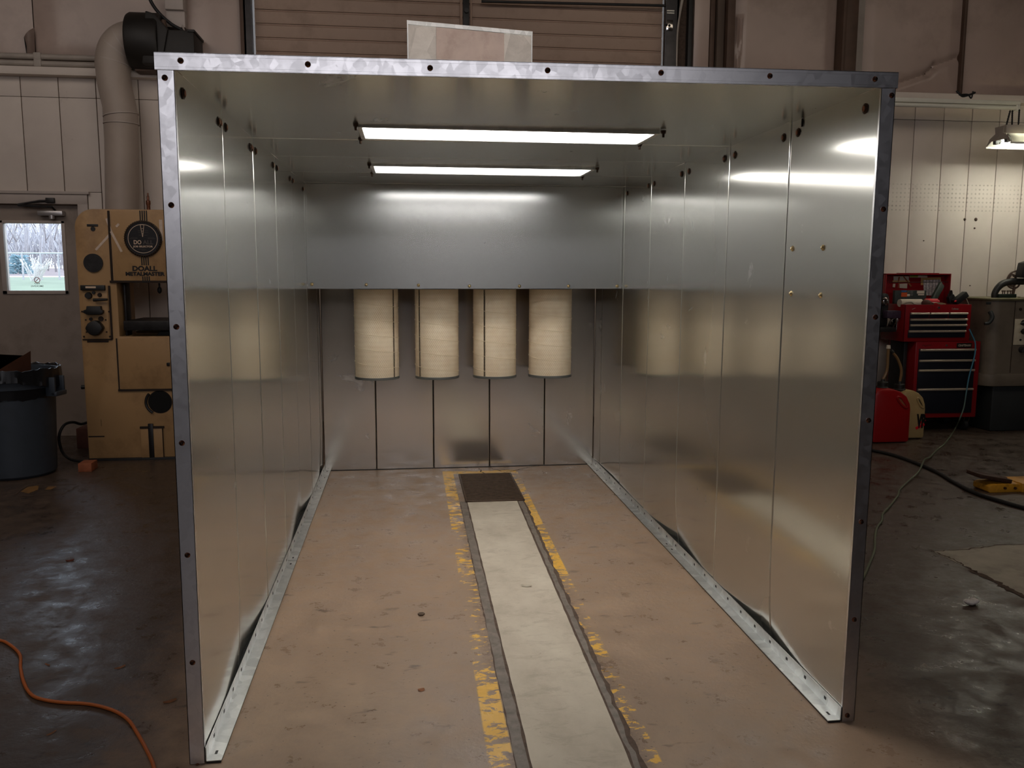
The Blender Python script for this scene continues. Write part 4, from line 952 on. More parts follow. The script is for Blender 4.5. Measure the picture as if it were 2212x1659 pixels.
for (t_, b_) in rows:
    zt1, zb1 = K(2045, t_-3).z, K(2045, b_).z; x0, x1 = K(1982, 800).x, K(2103, 800).x
    mb = MB(); mb.box((x0, CY-.010, zb1), (x1, CY+.003, zt1), .002); d_ = build(mb, 'drawer', 'drawer', cab)
    pull(x0+.004, x1-.004, zt1-.012, CY-.010, d_)
mb = MB(); p = K(2044, 746); mb.cyl((p.x, CY+.001, p.z), (p.x, CY-.008, p.z), .010); build(mb, 'lock', 'chrome', cab)
mb = MB(); p, q = K(2067, 741), K(2098, 751); mb.box((p.x, CY-.006, q.z), (q.x, CY+.002, p.z), .001); bd = build(mb, 'badge', 'dial_face', cab)
text('badge_lettering', 'CRAFTSMAN', ((p.x+q.x)/2, CY-.0065, (p.z+q.z)/2), (q.x-p.x)*.84, .020, 'pull', bd, bold=.04)
mb = MB(); mb.tube([K(1992, 747, -.002), K(1996, 745, -.002), K(1999, 748, -.002), K(2004, 746, -.002), K(2012, 745, -.002)], .0016, 6); build(mb, 'script_badge', 'saw_dark', cab)
for xx in (xa+.07, xb-.07):
    for yy in (CY+.07, CY+.38):
        mb = MB(); mb.cyl((xx-.018, yy, .052), (xx+.018, yy, .052), .050); w_ = build(mb, 'caster', 'black_rubber', cab)
        mb = MB(); mb.prism([(yy-.05, zb_), (yy+.05, zb_), (yy+.02, .045), (yy-.02, .045)], xx-.028, xx-.022, 0, 'YZ'); mb.prism([(yy-.05, zb_), (yy+.05, zb_), (yy+.02, .045), (yy-.02, .045)], xx+.022, xx+.028, 0, 'YZ'); build(mb, 'caster_fork', 'chrome', w_)
ch = empty('tool_chest', (K(2025, 735).x, CY+.2, zt_), 'red tool chest with open lid and papers, on top of the rolling cabinet', 'tool chest')
xa2, xb2 = K(1954, 700).x, K(2096, 700).x; z0c, z1c = zt_+.002, K(2025, 658).z
mb = MB()
th = .006
for a, b in (((xa2, CY+.0, z0c), (xb2, CY+.012, z1c)), ((xa2, CY+.38, z0c), (xb2, CY+.39, z1c)), ((xa2, CY, z0c), (xa2+th, CY+.39, z1c)), ((xb2-th, CY, z0c), (xb2, CY+.39, z1c)), ((xa2+.004, CY+.014, z0c+.002), (xb2-.004, CY+.378, z0c+.19))):
    mb.box(a, b, .003)
build(mb, 'chest_body', 'red_paint', ch)
# left leaf (side) face is what the camera sees beside it: handle and sticker
for (t_, b_, parts_) in ((677, 687, ((1964, 2004.5), (2006, 2045.5), (2047.5, 2087))), (690, 700, ((1964, 2087),)), (702, 713, ((1964, 2087),)), (715, 729, ((1962, 2085),))):
    for a, b in parts_:
        zt1, zb1 = K(2025, t_-2).z, K(2025, b_).z; x0, x1 = K(a, 700).x, K(b, 700).x
        mb = MB(); mb.box((x0, CY-.009, zb1), (x1, CY+.003, zt1), .002); d_ = build(mb, 'drawer', 'drawer', ch); pull(x0+.003, x1-.003, zt1-.011, CY-.009, d_)
mb = MB(); p = K(2027, 664.5); mb.cyl((p.x, CY+.001, p.z), (p.x, CY-.012, p.z), .011); build(mb, 'lock', 'chrome', ch)
text('badge_lettering', 'Craftsman', (K(2063, 667).x, CY-.002, K(2063, 667).z), .066, .018, 'dusty_white', ch)
mb = MB(); p, q = K(1970, 668), K(1977, 665.5); mb.obox(((p.x+q.x)/2, CY-.002, (p.z+q.z)/2), (q-p, (0, 1, 0), (q-p).cross(Vector((0, 1, 0)))), ((q-p).length/2, .001, .002)); build(mb, 'small_tag', 'pull', ch)
mb = MB(); pts = [Vector((xa2-.01, CY+.14, z0c+.22)), Vector((xa2-.045, CY+.15, z0c+.19)), Vector((xa2-.05, CY+.20, z0c+.12)), Vector((xa2-.045, CY+.25, z0c+.19)), Vector((xa2-.01, CY+.26, z0c+.22))]
mb.tube(pts, .009, 10); mb.box((xa2-.012, CY+.11, z0c+.10), (xa2, CY+.29, z0c+.24), .004); build(mb, 'side_handle', 'chrome', ch)
# lid, open and leaning back
lz0 = z1c; ly = CY+.40
lx0, lx1 = at(1914, 600, ly).x, at(2055, 600, ly).x; lz1 = at(2000, 591, ly).z
lx0 = max(lx0, xa2-.16)
mb = MB(); mb.box((lx0, ly+.09, lz0-.10), (lx1, ly+.098, lz1), .002)
for a, b in (((lx0, ly, lz1-.012), (lx1, ly+.098, lz1)), ((lx0, ly, lz0-.10), (lx0+.010, ly+.098, lz1)), ((lx1-.010, ly, lz0-.10), (lx1, ly+.098, lz1))): mb.box(a, b, .003)
mb.box((lx0+.14, ly+.0, lz1-.002), (lx1-.13, ly+.06, lz1+.006), .002)
lid = build(mb, 'lid', 'red_paint', ch)
Ld = lambda a, b, dy=.07: at(a, b, ly+dy)
def flat(name, pts, dy, matn, parent, th=.002):
    q = [Ld(*p, dy) for p in pts]; m = MB(); m.prism([(v.x, v.z) for v in q], ly+dy-th, ly+dy, 0, 'XZ'); return build(m, name, matn, parent)
MT['paper'] = simple('paper', (206, 194, 176), .8, 0, .05); MT['manila'] = simple('manila_card', (190, 152, 96), .8); MT['lime'] = simple('green_yellow_sticker', (150, 160, 60), .6)
MT['print'] = NT('printed_chart').m
s = NT('printed_chart_paper'); x, y, z = s.xyz(); st_ = s.math('SINE', s.math('MULTIPLY', x, 190)); dt = s.voro(70)
f = s.math('GREATER_THAN', st_, .45); dd = s.ramp(s.xyz(dt)[0], [(.45, 0.0), (.5, 1.0)])
s.set('Base Color', s.mix(s.math('MULTIPLY', f, .6), s.mix(s.math('MULTIPLY', dd, .35), lin((214, 208, 206)), lin((60, 58, 66))), lin((110, 106, 116)))); s.set('Roughness', .8); MT['print'] = s.m
flat('note_paper', ((1930, 597), (1963, 597), (1963, 609.5), (1930, 609.5)), .088, 'paper', lid); flat('tape', ((1928, 606), (1965, 606), (1965, 609), (1928, 609)), .085, 'manila', lid, .001)
flat('tape', ((1948, 594), (1951, 594), (1970, 618), (1967, 620)), .083, 'wood', lid, .001); flat('tape', ((1941, 598), (1944, 598), (1942, 609), (1939, 609)), .083, 'wood', lid, .001)
flat('tape', ((1941, 611), (1943, 611), (1941, 622), (1939, 622)), .083, 'wood', lid, .001)
flat('note_paper', ((1943, 613), (1960, 612), (1959, 623), (1943, 622)), .086, 'paper', lid); flat('key_tag', ((1929, 613), (1934, 613), (1933, 621), (1928, 620)), .08, 'paper', lid)
flat('sticker', ((1965, 594), (2003, 594), (2003, 599.5), (1965, 599.5)), .088, 'paper', lid); flat('sticker', ((1966, 594.5), (1983, 594.5), (1983, 599), (1966, 599)), .085, 'lime', lid, .001)
flat('manila_folder', ((1989, 600), (2032, 599), (2033, 609), (2028, 612), (1989, 616)), .088, 'manila', lid); flat('chart', ((1994, 605), (2032, 604), (2027, 620), (2014, 638), (1996, 638)), .082, 'print', lid)
mb = MB(); mb.cyl(Ld(1920, 610, .03), Ld(2048, 609, .03), .003, n=8); build(mb, 'lid_rod', 'dark_steel', lid)
# things lying in the open chest
CT = z1c
def onchest(a, b, dy): return at(a, b, CY+dy)
MT['pack_dark'] = simple('dark_printed_pack', (44, 50, 48), .5, 0, .3, 60); MT['orange_p'] = simple('orange_print', (196, 84, 38), .5); MT['blue_p'] = simple('blue_print', (58, 98, 148), .5)
p, q = onchest(1929, 641, .33), onchest(1998, 627, .33)
pk = empty('blister_pack', ((p.x+q.x)/2, CY+.33, CT-.1), 'dark long tool package with orange, green and white print standing in the open tool chest', 'package')
mb = MB(); mb.box((p.x, CY+.30, CT-.10), (q.x, CY+.34, q.z), .006); b_ = build(mb, 'pack_box', 'pack_dark', pk)
for (a, b, c_, d_, m_) in ((1947, 632, 1959, 641, 'orange_p'), (1947, 627.5, 1958, 631, 'blue_p'), (1981, 628, 1996.5, 634, 'paper'), (1983, 635, 1996, 638, 'paper'), (1959.5, 628.5, 1965, 633, 'cap'), (1966.5, 628.5, 1972, 633, 'cap'), (1959.5, 635, 1965, 640, 'paper'), (1966.5, 634, 1971.5, 639, 'cap')):
    u_, v_ = onchest(a, b, .30), onchest(c_, d_, .30); mb = MB(); mb.box((u_.x, CY+.298, v_.z), (v_.x, CY+.3005, u_.z)); build(mb, 'print_patch', m_, b_)
p, q = onchest(1943, 657, .10), onchest(1992, 649, .10)
mb = MB(); mb.cyl((p.x, CY+.10, CT+.012), (q.x, CY+.12, CT+.012), .036, .036, 20); tag(build(mb, 'paper_roll', 'paper'), 'roll of pale paper lying across the front of the open tool chest', 'paper roll')
r_c = .032; p = onchest(2017, 650, .16); mb = MB(); mb.cyl((p.x-.08, CY+.18, CT+.018), (p.x+.03, CY+.15, CT+.018), r_c, None, 20); mb.cyl((p.x+.03, CY+.15, CT+.018), (p.x+.045, CY+.146, CT+.018), r_c*.8, r_c*.6, 20)
MT['red_can'] = simple('bright_red_plastic', (206, 24, 40), .4); tag(build(mb, 'spray_can', 'red_can'), 'bright red can lying in the open tool chest', 'can')
p = onchest(2001, 652, .07); mb = MB(); mb.ball((p.x, CY+.07, CT+.012), .042, (1.1, .8, .8), 0, 20); mb.ball((p.x+.04, CY+.07, CT+.0), .03, (1.2, .8, .8), 0, 14)
tag(build(mb, 'work_glove', 'brick_box'), 'crumpled dark brown glove between the paper roll and the red can', 'glove')
p = onchest(2024, 655, .05); mb = MB(); q = onchest(2036, 657, .05)
mb.grid(6, 3, lambda u, v: Vector((p.x-.05+.13*u, CY+.02+.09*v, CT+.003+.010*math.sin(3*u+v)+.01*(1-u))), 0, True, .002); tag(build(mb, 'paper_sheet', 'paper'), 'loose white paper on the front edge of the open tool chest', 'paper')
p = onchest(1963, 655, .03); mb = MB(); mb.tube([(p.x-.05, CY+.03, CT+.006), (p.x-.02, CY+.02, CT+.02), (p.x+.02, CY+.02, CT+.022), (p.x+.05, CY+.03, CT+.008), (p.x+.07, CY+.03, CT+.004)], .007, 8); tag(build(mb, 'wire_bundle', 'patch'), 'small greenish wire bundle in front of the paper roll', 'wire')
a, b = onchest(1972, 622, .28), onchest(1996, 618, .28); mb = MB(); mb.tube([(a.x, CY+.345, CT+.06), (a.x+.04, CY+.345, CT+.075), (b.x, CY+.345, CT+.09)], .014, 10)
tag(build(mb, 'dark_cable', 'print'), 'dark and pale patterned cloth strap behind the long tool package', 'strap')
a, b = onchest(2017, 646, .2), onchest(2031, 620, .3); mb = MB(); mb.obox((a+b)/2, ((b-a), (0, 1, 0), (b-a).cross(Vector((0, 1, 0)))), ((b-a).length/2+.05, .02, .03), .008)
MT['green_d'] = simple('dark_green_plastic', (26, 40, 32), .5); tag(build(mb, 'green_case', 'green_d'), 'dark green tool case leaning inside the chest lid at its right end', 'tool case')
# black case leaning at right of the lid and small tools
CZ = z1c
a, b = onchest(2066, 656, .2), onchest(2086, 641, .2); d_ = (b-a).normalized(); n_ = d_.cross(Vector((0, 1, 0)))
mb = MB(); mb.obox((a+b)/2+Vector((-.012, 0, .020)), (d_, (0, 1, 0), n_), (.070, .035, .028), .006); cs = build(mb, 'black_case', 'black_rubber')
tag(cs, 'black box tilted on the right end of the tool chest, with a small red mark', 'case')
mb = MB(); p = onchest(2064, 650.5, .155); mb.obox(p, (d_, (0, 1, 0), n_), (.010, .008, .005), .002); build(mb, 'red_mark', 'red_can', cs)
mb = MB(); a = onchest(2054, 660, .25); mb.prism([(a.x-.02, CZ), (a.x+.03, CZ), (a.x+.035, CZ+.06), (a.x+.02, CZ+.09), (a.x+.012, CZ+.075), (a.x+.0, CZ+.13), (a.x-.012, CZ+.08), (a.x-.03, CZ+.06)], CY+.24, CY+.29, 0, 'XZ', .005)
mb.cyl((a.x-.06, CY+.22, CZ+.09), (a.x-.02, CY+.23, CZ), .004, n=8); tag(build(mb, 'pliers', 'black_paint'), 'black hand tools standing between the chest lid and the tilted black box', 'hand tool')
mb = MB(); a = onchest(2087, 645, .2); b = onchest(2093, 658, .2); mb.cyl(a, b, .004, n=8); tag(build(mb, 'steel_rod', 'pull'), 'thin pale rod sticking out behind the tilted black box', 'rod')
# left of the chest: dark satchel with a purple-grey sticker and a chrome lamp
mb = MB(); x1_ = xa2-.006; x0_ = x1_-.26
mb.box((x0_, CY+.16, z0c+.13), (x1_-.056, CY+.33, CT+.10), .03); bg = build(mb, 'tool_bag', 'black_rubber')
bg['category'] = 'bag'; bg['label'] = 'black tool bag behind the booth post, on the left of the tool chest'
MT['purple'] = simple('faded_purple_label', (60, 46, 64), .5, 0, .3, 50)
mb = MB(); p, q = at(1925, 668, CY-.0), at(1952, 678, CY-.0); 
mb = MB(); mb.box((xa2-.14, CY+.06, z0c+.215), (xa2-.004, CY+.14, z0c+.285), .004); 
lb1 = build(mb, 'label_box', 'purple'); tag(lb1, 'dark purple printed box beside the upper left corner of the tool chest', 'box')
mb = MB(); p = at(1922, 652, CY+.05); mb.lathe([(0, .03), (.028, .02), (.04, 0), (.034, -.02), (.0, -.03)], (p.x, CY+.13, p.z), 'Y', 24); mb.cyl((p.x+.015, CY+.10, p.z+.05), (p.x+.02, CY+.10, p.z-.02), .006); mb.cyl((p.x, CY+.13, p.z), (p.x, CY+.17, p.z), .012); tag(build(mb, 'chrome_lamp', 'chrome'), 'small chrome lamp head beside the booth post, left of the tool chest', 'lamp')
# shelf carrying those things
mb = MB(); mb.box((xa2-.30, CY+.04, z0c+.09), (xa2-.052, CY+.36, z0c+.13), .004); mb.box((xa2-.29, CY+.06, 0), (xa2-.25, CY+.34, z0c+.09), .004); mb.box((xa-.055, CY+.10, 0), (xa-.02, CY+.34, z0c+.09), .004)
tag(build(mb, 'side_stand', 'black_paint'), 'dark stand squeezed between the booth post and the tool chest', 'stand')
# thin blue-green hose hanging from the chest --------------------------
s = NT('faded_blue_cord'); x, y, z = s.xyz(); s.set('Base Color', s.ramp(s.math('ADD', z, s.math('MULTIPLY', s.noise(3), .15)), [(.0, lin((112, 112, 84))), (.35, lin((96, 120, 110))), (.6, lin((66, 132, 158)))])); s.set('Roughness', .5); MT['cord'] = s.m
hc = [at(a, b, CY-.055) for a, b in ((2094, 711), (2099, 722), (2105, 735), (2107, 745), (2106, 765), (2101, 785), (2093, 815), (2087, 850), (2082, 880), (2073, 905))]
gc = [fl(a, b, .008) for a, b in ((2063, 926), (2050, 946), (2038, 961), (2024, 971.5), (2008, 991), (1996, 1001), (1984, 1025), (1962, 1041), (1944, 1057), (1939, 1071), (1921, 1094), (1907, 1110), (1905, 1124), (1894, 1140), (1890, 1163), (1889, 1188), (1877, 1220), (1867, 1243), (1855, 1262))]
gc[7].z = .03
gc[5].z = .036; gc[6].z = .03; gc[4].z = .02; gc[7].z = .015
mb = MB(); mb.tube(hc+gc, .0062, 8); tag(build(mb, 'trailing_hose', 'cord'), 'thin blue-green air line hanging off the tool chest and trailing along the floor', 'air line')
bh = [(1860, 968), (1886, 973), (1930, 983), (1965, 995), (2000, 1009), (2030, 1023), (2060, 1041), (2105, 1064), (2160, 1082), (2212, 1097), (2290, 1118)]
mb = MB(); mb.tube([fl(a, b, .013) for a, b in bh], .0135, 12); tag(build(mb, 'black_hose', 'black_rubber'), 'thick black hose curving across the floor right of the booth', 'hose')

# fuel jugs ---------------------------------------------------------------
MT['jug_red'] = simple('red_jug_plastic', (150, 10, 14), .4, 0, .05, 4); MT['jug_white'] = simple('yellowed_jug_plastic', (176, 152, 104), .4, 0, .1, 5); MT['jug_cap'] = simple('black_jug_cap', (24, 24, 20), .5)
s = NT('brown_clear_hose'); s.set('Base Color', lin((128, 100, 66))); s.set('Roughness', .25); MT['jug_hose'] = s.m
def jug(name, a, b, Y, wpx, top, matn, label, hose, logo=None, depth=.26):
    """square racing-style jug: rounded body, sloped shoulder with a hole handle, cap and filler hose"""
    x0, x1 = at(a, b, Y).x, at(a+wpx, b, Y).x; ztp = at(a+wpx/2, top, Y).z; w = x1-x0; cx = (x0+x1)/2
    root = empty(name, (cx, Y+depth/2, 0), label, 'fuel jug')
    prof = [(0, 0.004), (w, 0.004), (w*1.0, ztp*.62), (w*.98, ztp*.72), (w*.88, ztp*.86), (w*.70, ztp*.95), (w*.50, ztp*1.0), (w*.20, ztp*1.0), (w*.05, ztp*.98), (0, ztp*.9)]
    hole = [(w*.60, ztp*.86), (w*.70, ztp*.84), (w*.86, ztp*.70), (w*.84, ztp*.66), (w*.74, ztp*.70), (w*.62, ztp*.80)]
    # body in three bands: front/back slabs meet over a hole in the handle area
    bmx = bmesh.new()
    mb = MB(); mb.prism([(x0+u, v) for u, v in prof], Y, Y+depth, 0, 'XZ', .028)
    o = build(mb, 'jug_body', matn, root)
    mb = MB(); mb.prism([(x0+u, v) for u, v in hole], Y-.0025, Y+.004, 0, 'XZ', .002); build(mb, 'handle_opening', 'jug_cap' if matn != 'jug_red' else 'wood', o)
    # raised handle rim
    mb = MB(); rim = [(x0+u, Y-.002, v) for u, v in hole]; mb.tube(rim+[rim[0], rim[1]], .010, 8, 0, 4); build(mb, 'handle_rim', matn, o)
    cxp = x0+w*hose[0]; mb = MB(); mb.lathe([(.050, 0), (.052, .012), (.046, .02), (.046, .055), (.040, .062), (.018, .066), (.014, .085), (0, .085)], (cxp, Y+depth*.45, ztp-.008), 'Z', 28); build(mb, 'cap', 'jug_cap', root)
    q = [Vector((cxp, Y+depth*.45, ztp+.07))]+[at(u, v, Y+depth*.45) for u, v in hose[1]]
    mb = MB(); mb.tube(q, .0125, 12); hh = build(mb, 'filler_hose', 'jug_hose', root)
    e = q[-1]; d = (q[-1]-q[-2]).normalized(); mb = MB(); mb.cyl(e, e+d*.03, .019, .016); build(mb, 'hose_tip', hose[2], root)
    return root, o, x0, w, ztp
ja = jug('fuel_jug', 1885, 950, 4.40, 80, 841, 'jug_red', 'red plastic fuel jug with clear hose, beside the right booth post', (.38, [(1916, 800), (1918, 770), (1919, 753)], 'paper'))
jb = jug('fuel_jug', 1945, 946, 4.55, 52, 845, 'jug_white', 'yellowed white fuel jug with a logo, right behind the red one', (.12, [(1947, 805), (1945, 790), (1937, 772), (1928, 762)], 'jug_cap'), depth=.24)
root, o, x0, w, ztp = jb
text('logo', 'VP', (x0+w*.80, 4.55-.003, ztp*.38), .085, .13, 'dial_face', o, bold=.06); 
mb = MB(); mb.obox((x0+w*.78, 4.5485, ztp*.27), ((1, 0, .5), (0, 1, 0), (-.5, 0, 1)), (.045, .001, .012), .0); mb.obox((x0+w*.84, 4.5488, ztp*.36), ((1, 0, .5), (0, 1, 0), (-.5, 0, 1)), (.040, .001, .008), .0); build(mb, 'logo_stripe', 'red_can', o)

# engine lathe / mill at the far right --------------------------------------
MT['mach'] = simple('grey_green_machine_paint', (112, 102, 88), .55, 0, .12, 4, .1, 30, dirt=((52, 46, 38), .65, 3)); MT['mach_edge'] = simple('olive_edge', (104, 98, 70), .6, 0, .2, 10)
MT['mach_base'] = simple('dark_base_paint', (34, 38, 38), .6, 0, .2, 4); MT['plate'] = simple('white_control_plate', (206, 196, 170), .5, 0, .08, 20)
GY = 4.80; G = lambda a, b, dy=0: at(a, b, GY+dy)
xg0 = G(2098, 700, .5).x; xg0 = xb+.024; xg1 = xg0+1.5
zg0, zg1 = G(2150, 808).z, G(2150, 649).z
mc = empty('machine_tool', (xg0+.7, GY+.3, 0), 'large grey-green machine tool with levers on a white plate, at the right edge', 'machine')
def rr(x0, y0, x1, y1, r, n=8):
    P_ = []
    for cx_, cy_, a0 in ((x1-r, y0+r, -90), (x1-r, y1-r, 0), (x0+r, y1-r, 90), (x0+r, y0+r, 180)):
        for k in range(n+1): a = math.radians(a0+90*k/n); P_.append((cx_+r*math.cos(a), cy_+r*math.sin(a)))
    return P_
mb = MB(); mb.prism(rr(xg0, GY, xg1, GY+.66, .10), zg0, zg1, 0, 'XY', 0, True); bd_ = build(mb, 'headstock', 'mach', mc)
mb = MB(); mb.prism(rr(xg0-.02, GY-.02, xg1, GY+.68, .11), zg0-.115, zg0, 0, 'XY', .008, True); build(mb, 'bed_skirt', 'mach', mc)
mb = MB(); mb.prism(rr(xg0-.02, GY-.02, xg1, GY+.68, .11), zg1, zg1+.018, 0, 'XY', .004, True); build(mb, 'top_tray', 'mach_edge', mc)
mb = MB(); mb.box((G(2150, 880).x-.02, GY+.03, 0), (xg1, GY+.62, zg0-.11), .02); build(mb, 'pedestal', 'mach_base', mc)
xs_ = G(2189.5, 700).x; mb = MB(); mb.box((xs_-.002, GY-.003, zg0+.01), (xs_+.003, GY+.01, zg1-.01)); build(mb, 'cover_seam', 'saw_dark', mc)
mb = MB(); p, q = G(2192.5, 689), G(2192.5, 745); mb.box((p.x, GY-.006, q.z), (p.x+.34, GY+.001, p.z), .002); pl_ = build(mb, 'control_plate', 'plate', mc)
for (a, b, ang) in ((2206, 697, .25), (2206, 716, -.15)):
    p = G(a, b); mb = MB(); mb.cyl((p.x+.02, GY-.004, p.z), (p.x+.02, GY-.05, p.z), .028, .02); mb.tube([(p.x+.02, GY-.045, p.z), (p.x-.015, GY-.06, p.z+.01*math.sin(ang)), (p.x-.05, GY-.065, p.z-.03*ang)], lambda u: .013-.003*u, 10); build(mb, 'selector_lever', 'black_paint', mc)
p = G(2203, 734); mb = MB(); mb.cyl((p.x, GY, p.z), (p.x, GY-.012, p.z), .009); build(mb, 'push_button', 'black_paint', mc)
p = G(2206, 755); mb = MB(); mb.cyl((p.x, GY, p.z), (p.x, GY-.03, p.z), .03, .02); mb.tube([(p.x-.01, GY-.03, p.z-.02), (p.x+.02, GY-.05, p.z+.05), (p.x+.05, GY-.06, p.z+.10)], .014, 10); build(mb, 'selector_lever', 'black_paint', mc)
p = G(2204, 668); mb = MB(); mb.cyl((p.x, GY, p.z), (p.x, GY-.008, p.z), .013); build(mb, 'plug', 'saw_dark', mc)
p = G(2136, 685); mb = MB(); mb.tube([(p.x+.01, GY+.0, p.z+.05), (p.x+.012, GY-.03, p.z+.0), (p.x-.02, GY-.035, p.z-.05), (p.x-.06, GY-.03, p.z-.06)], lambda u: .022-.008*u, 10); build(mb, 'bent_handle', 'mach_base', mc)
mb = MB(); p = G(2136, 655); mb.box((p.x-.03, GY-.006, p.z-.012), (p.x+.02, GY+.001, p.z+.012), .003); build(mb, 'clip', 'mach_base', mc)
# arched guard and lamp on top
zT = zg1+.018; TY = GY+.25; T = lambda a, b: at(a, b, TY)
mb = MB(); mb.tube([T(2148, 648), T(2148, 636), T(2154, 624), T(2163, 615), T(2174, 610), T(2186, 608), T(2200, 608), T(2225, 609), T(2250, 616)], lambda u: .026+.006*min(1, u*3), 12); ag = build(mb, 'arched_guard', 'black_paint', mc)
lamp_ = empty('machine_lamp', T(2225, 648), 'black lamp head with looped hose on top of the machine at the right edge', 'lamp')
mb = MB(); q = [T(a, b) for a, b in ((2197, 568), (2212, 563), (2252, 566), (2246, 604), (2190, 599), (2192, 590))]; mb.prism([(v.x, v.z) for v in q], TY-.10, TY-.01, 0, 'XZ', .006); build(mb, 'lamp_head', 'black_paint', lamp_)
mb = MB(); mb.tube([T(2197, 585), T(2184, 590), T(2176, 602), T(2175, 613), T(2182, 621), T(2192, 623), T(2200, 618), T(2204, 608)], .0085, 8); mb.tube([T(2194, 597), T(2185, 593), T(2179, 603), T(2180, 613), T(2188, 618), T(2194, 612), T(2194, 600), T(2189, 595)], .010, 8); build(mb, 'looped_hose', 'brown_steel', lamp_)
mb = MB(); mb.tube([T(2192, 619), T(2189, 630), T(2186, 648)], .014, 8); build(mb, 'lamp_stem', 'brown_steel', lamp_)
rk = empty('bit_rack', T(2170, 648), 'small dark green rack holding four upright tool bits on top of the machine', 'tool rack')
p, q = T(2151, 645), T(2190, 635); mb = MB(); mb.box((p.x, TY-.04, zT), (q.x, TY+.03, q.z), .004); build(mb, 'rack_block', 'green_d', rk)
for a in (2164, 2168, 2175, 2181):
    p = T(a, 635); mb = MB(); mb.cyl((p.x, TY-.01, p.z), (p.x, TY-.01, p.z+.030), .005, n=8); mb.box((p.x-.009, TY-.018, p.z+.022), (p.x+.009, TY-.002, p.z+.034), .002); build(mb, 'tool_bit', 'brown_steel', rk)
p, q = T(2186, 645), T(2203, 642); mb = MB(); mb.box((p.x, TY-.11, zT), (q.x, TY-.07, zT+.014), .004); tag(build(mb, 'scraper', 'pull'), 'pale flat tool lying beside the green rack on the machine', 'hand tool')

# yellow steel jack on the floor at right -----------------------------------
MT['yellow'] = simple('chipped_yellow_paint', (206, 148, 40), .5, 0, .1, 10, dirt=((60, 36, 20), .8, 18)); MT['rust'] = simple('rusty_plate', (70, 46, 34), .7, .3, .3, 30)
jr_ = empty('yellow_floor_clamp', fl(2160, 1064), 'chipped yellow steel block with a rusty top plate on the floor at the right edge', 'floor clamp')
p = fl(2138, 1065); py = p.y; Z = lambda a, b: at(a, b, py)
mb = MB(); x0 = p.x; x1 = Z(2206, 1055).x; h_ = Z(2150, 1047).z
mb.prism([(x0, .0), (x1, .0), (x1, h_), (x0+.02, h_), (x0-.012, h_*.8), (x0-.012, h_*.2)], py, py+.16, 0, 'XZ', .004); build(mb, 'steel_block', 'yellow', jr_)
mb = MB(); mb.box((x1-.01, py-.02, 0), (x1+.20, py+.18, h_*1.15), .008); build(mb, 'end_block', 'yellow', jr_)
mb = MB(); a = Z(2121, 1030); b = Z(2190, 1042); mb.obox(((a+b)/2+Vector((0, .09, 0)))[:], (b-a, (0, 1, 0), (b-a).cross(Vector((0, 1, 0)))), ((b-a).length/2, .075, .013), .005); mb.cyl(((x0+x1)/2+.03, py+.08, h_-.005), ((x0+x1)/2+.03, py+.08, h_+.03), .03); build(mb, 'top_plate', 'rust', jr_)
mb = MB()
for a in (2170, 2192): q = Z(a, 1054); mb = MB(); mb.cyl((q.x, py+.002, q.z), (q.x, py-.012, q.z), .009, n=10); build(mb, 'bolt', 'rust', jr_)
# floor mat of yellow/brown stains far left: worn painted marks on the floor
MT['ochre'] = simple('worn_ochre_paint', (128, 94, 52), .6, 0, .25, 20)
for pts in (((45, 1062), (60, 1052), (84, 1049), (82, 1058), (62, 1066)), ((98, 1058), (104, 1051), (122, 1051), (112, 1057))):
    m = MB(); m.prism([tuple(fl(a, b)[:2]) for a, b in pts], .0002, .0009, 0, 'XY'); build(m, 'worn_paint', 'ochre', floor)
crack([(32, 1068), (60, 1049), (110, 1047), (165, 1046)], .012, 7); crack([(40, 1072), (90, 1070), (135, 1068), (170, 1048)], .012, 8)

# litter -------------------------------------------------------------------
def chip(a, b, L, W_, rot, matn, label, cat, name, curl=.004, seed=1):
    p = fl(a, b, .0015); r = random.Random(seed); m = MB(); cr, sr = math.cos(rot), math.sin(rot)
    def fn(u, v):
        w = W_*(.35+.65*math.sin(pi*(.1+.8*u))); xx = (u-.5)*L; yy = (v-.5)*w
        return Vector((p.x+cr*xx-sr*yy, p.y+sr*xx+cr*yy, .0062+curl*(2*u-1)**2+.001*v if matn == 'plaster' else .0012+curl*(2*u-1)**2+.001*v))
    m.grid(6, 3, fn, 0, True, .0012); tag(build(m, name, matn), label, cat)
MT['leaf'] = simple('dry_leaf', (176, 122, 84), .7, 0, .2, 40); MT['leaf_d'] = simple('red_brown_leaf', (130, 66, 46), .7, 0, .2, 40); MT['plaster'] = simple('white_chip', (226, 218, 204), .7)
chip(1137, 1268, .050, .022, -.2, 'plaster', 'curved white chip lying on the middle of the pale slab', 'chip', 'plaster_chip', .006)
chip(151, 1211, .04, .03, .4, 'leaf_d', 'red-brown leaf fragment on the shiny patch of floor at the left', 'leaf', 'leaf')
chip(259, 1442, .042, .014, .7, 'leaf', 'pale leaf on the floor above the bend of the orange cord', 'leaf', 'leaf', .003, 2)
chip(367, 1515, .045, .018, .5, 'leaf', 'tan leaf close to the left booth post', 'leaf', 'leaf', .003, 3)
chip(103, 1436, .028, .008, -.6, 'leaf', 'tiny dry leaf right of the orange cord near the left edge', 'leaf', 'leaf', .002, 4)
chip(111, 1584, .035, .007, 1.0, 'leaf', 'thin dry leaf below the orange cord', 'leaf', 'leaf', .002, 5)
chip(910, 1490, .024, .022, .3, 'leaf', 'small pinkish leaf on the booth floor left of the yellow line', 'leaf', 'leaf', .002, 6)
mb = MB(); p = fl(910, 1328); mb.lathe([(.009, 0), (.015, .0), (.016, .006), (.009, .007)], (p.x, p.y, .0003), 'Z', 6, 0, False); tag(build(mb, 'loose_nut', 'grate'), 'small dark nut on the booth floor left of the yellow line', 'nut')
mb = MB(); p = fl(2102, 1306); r = random.Random(9)
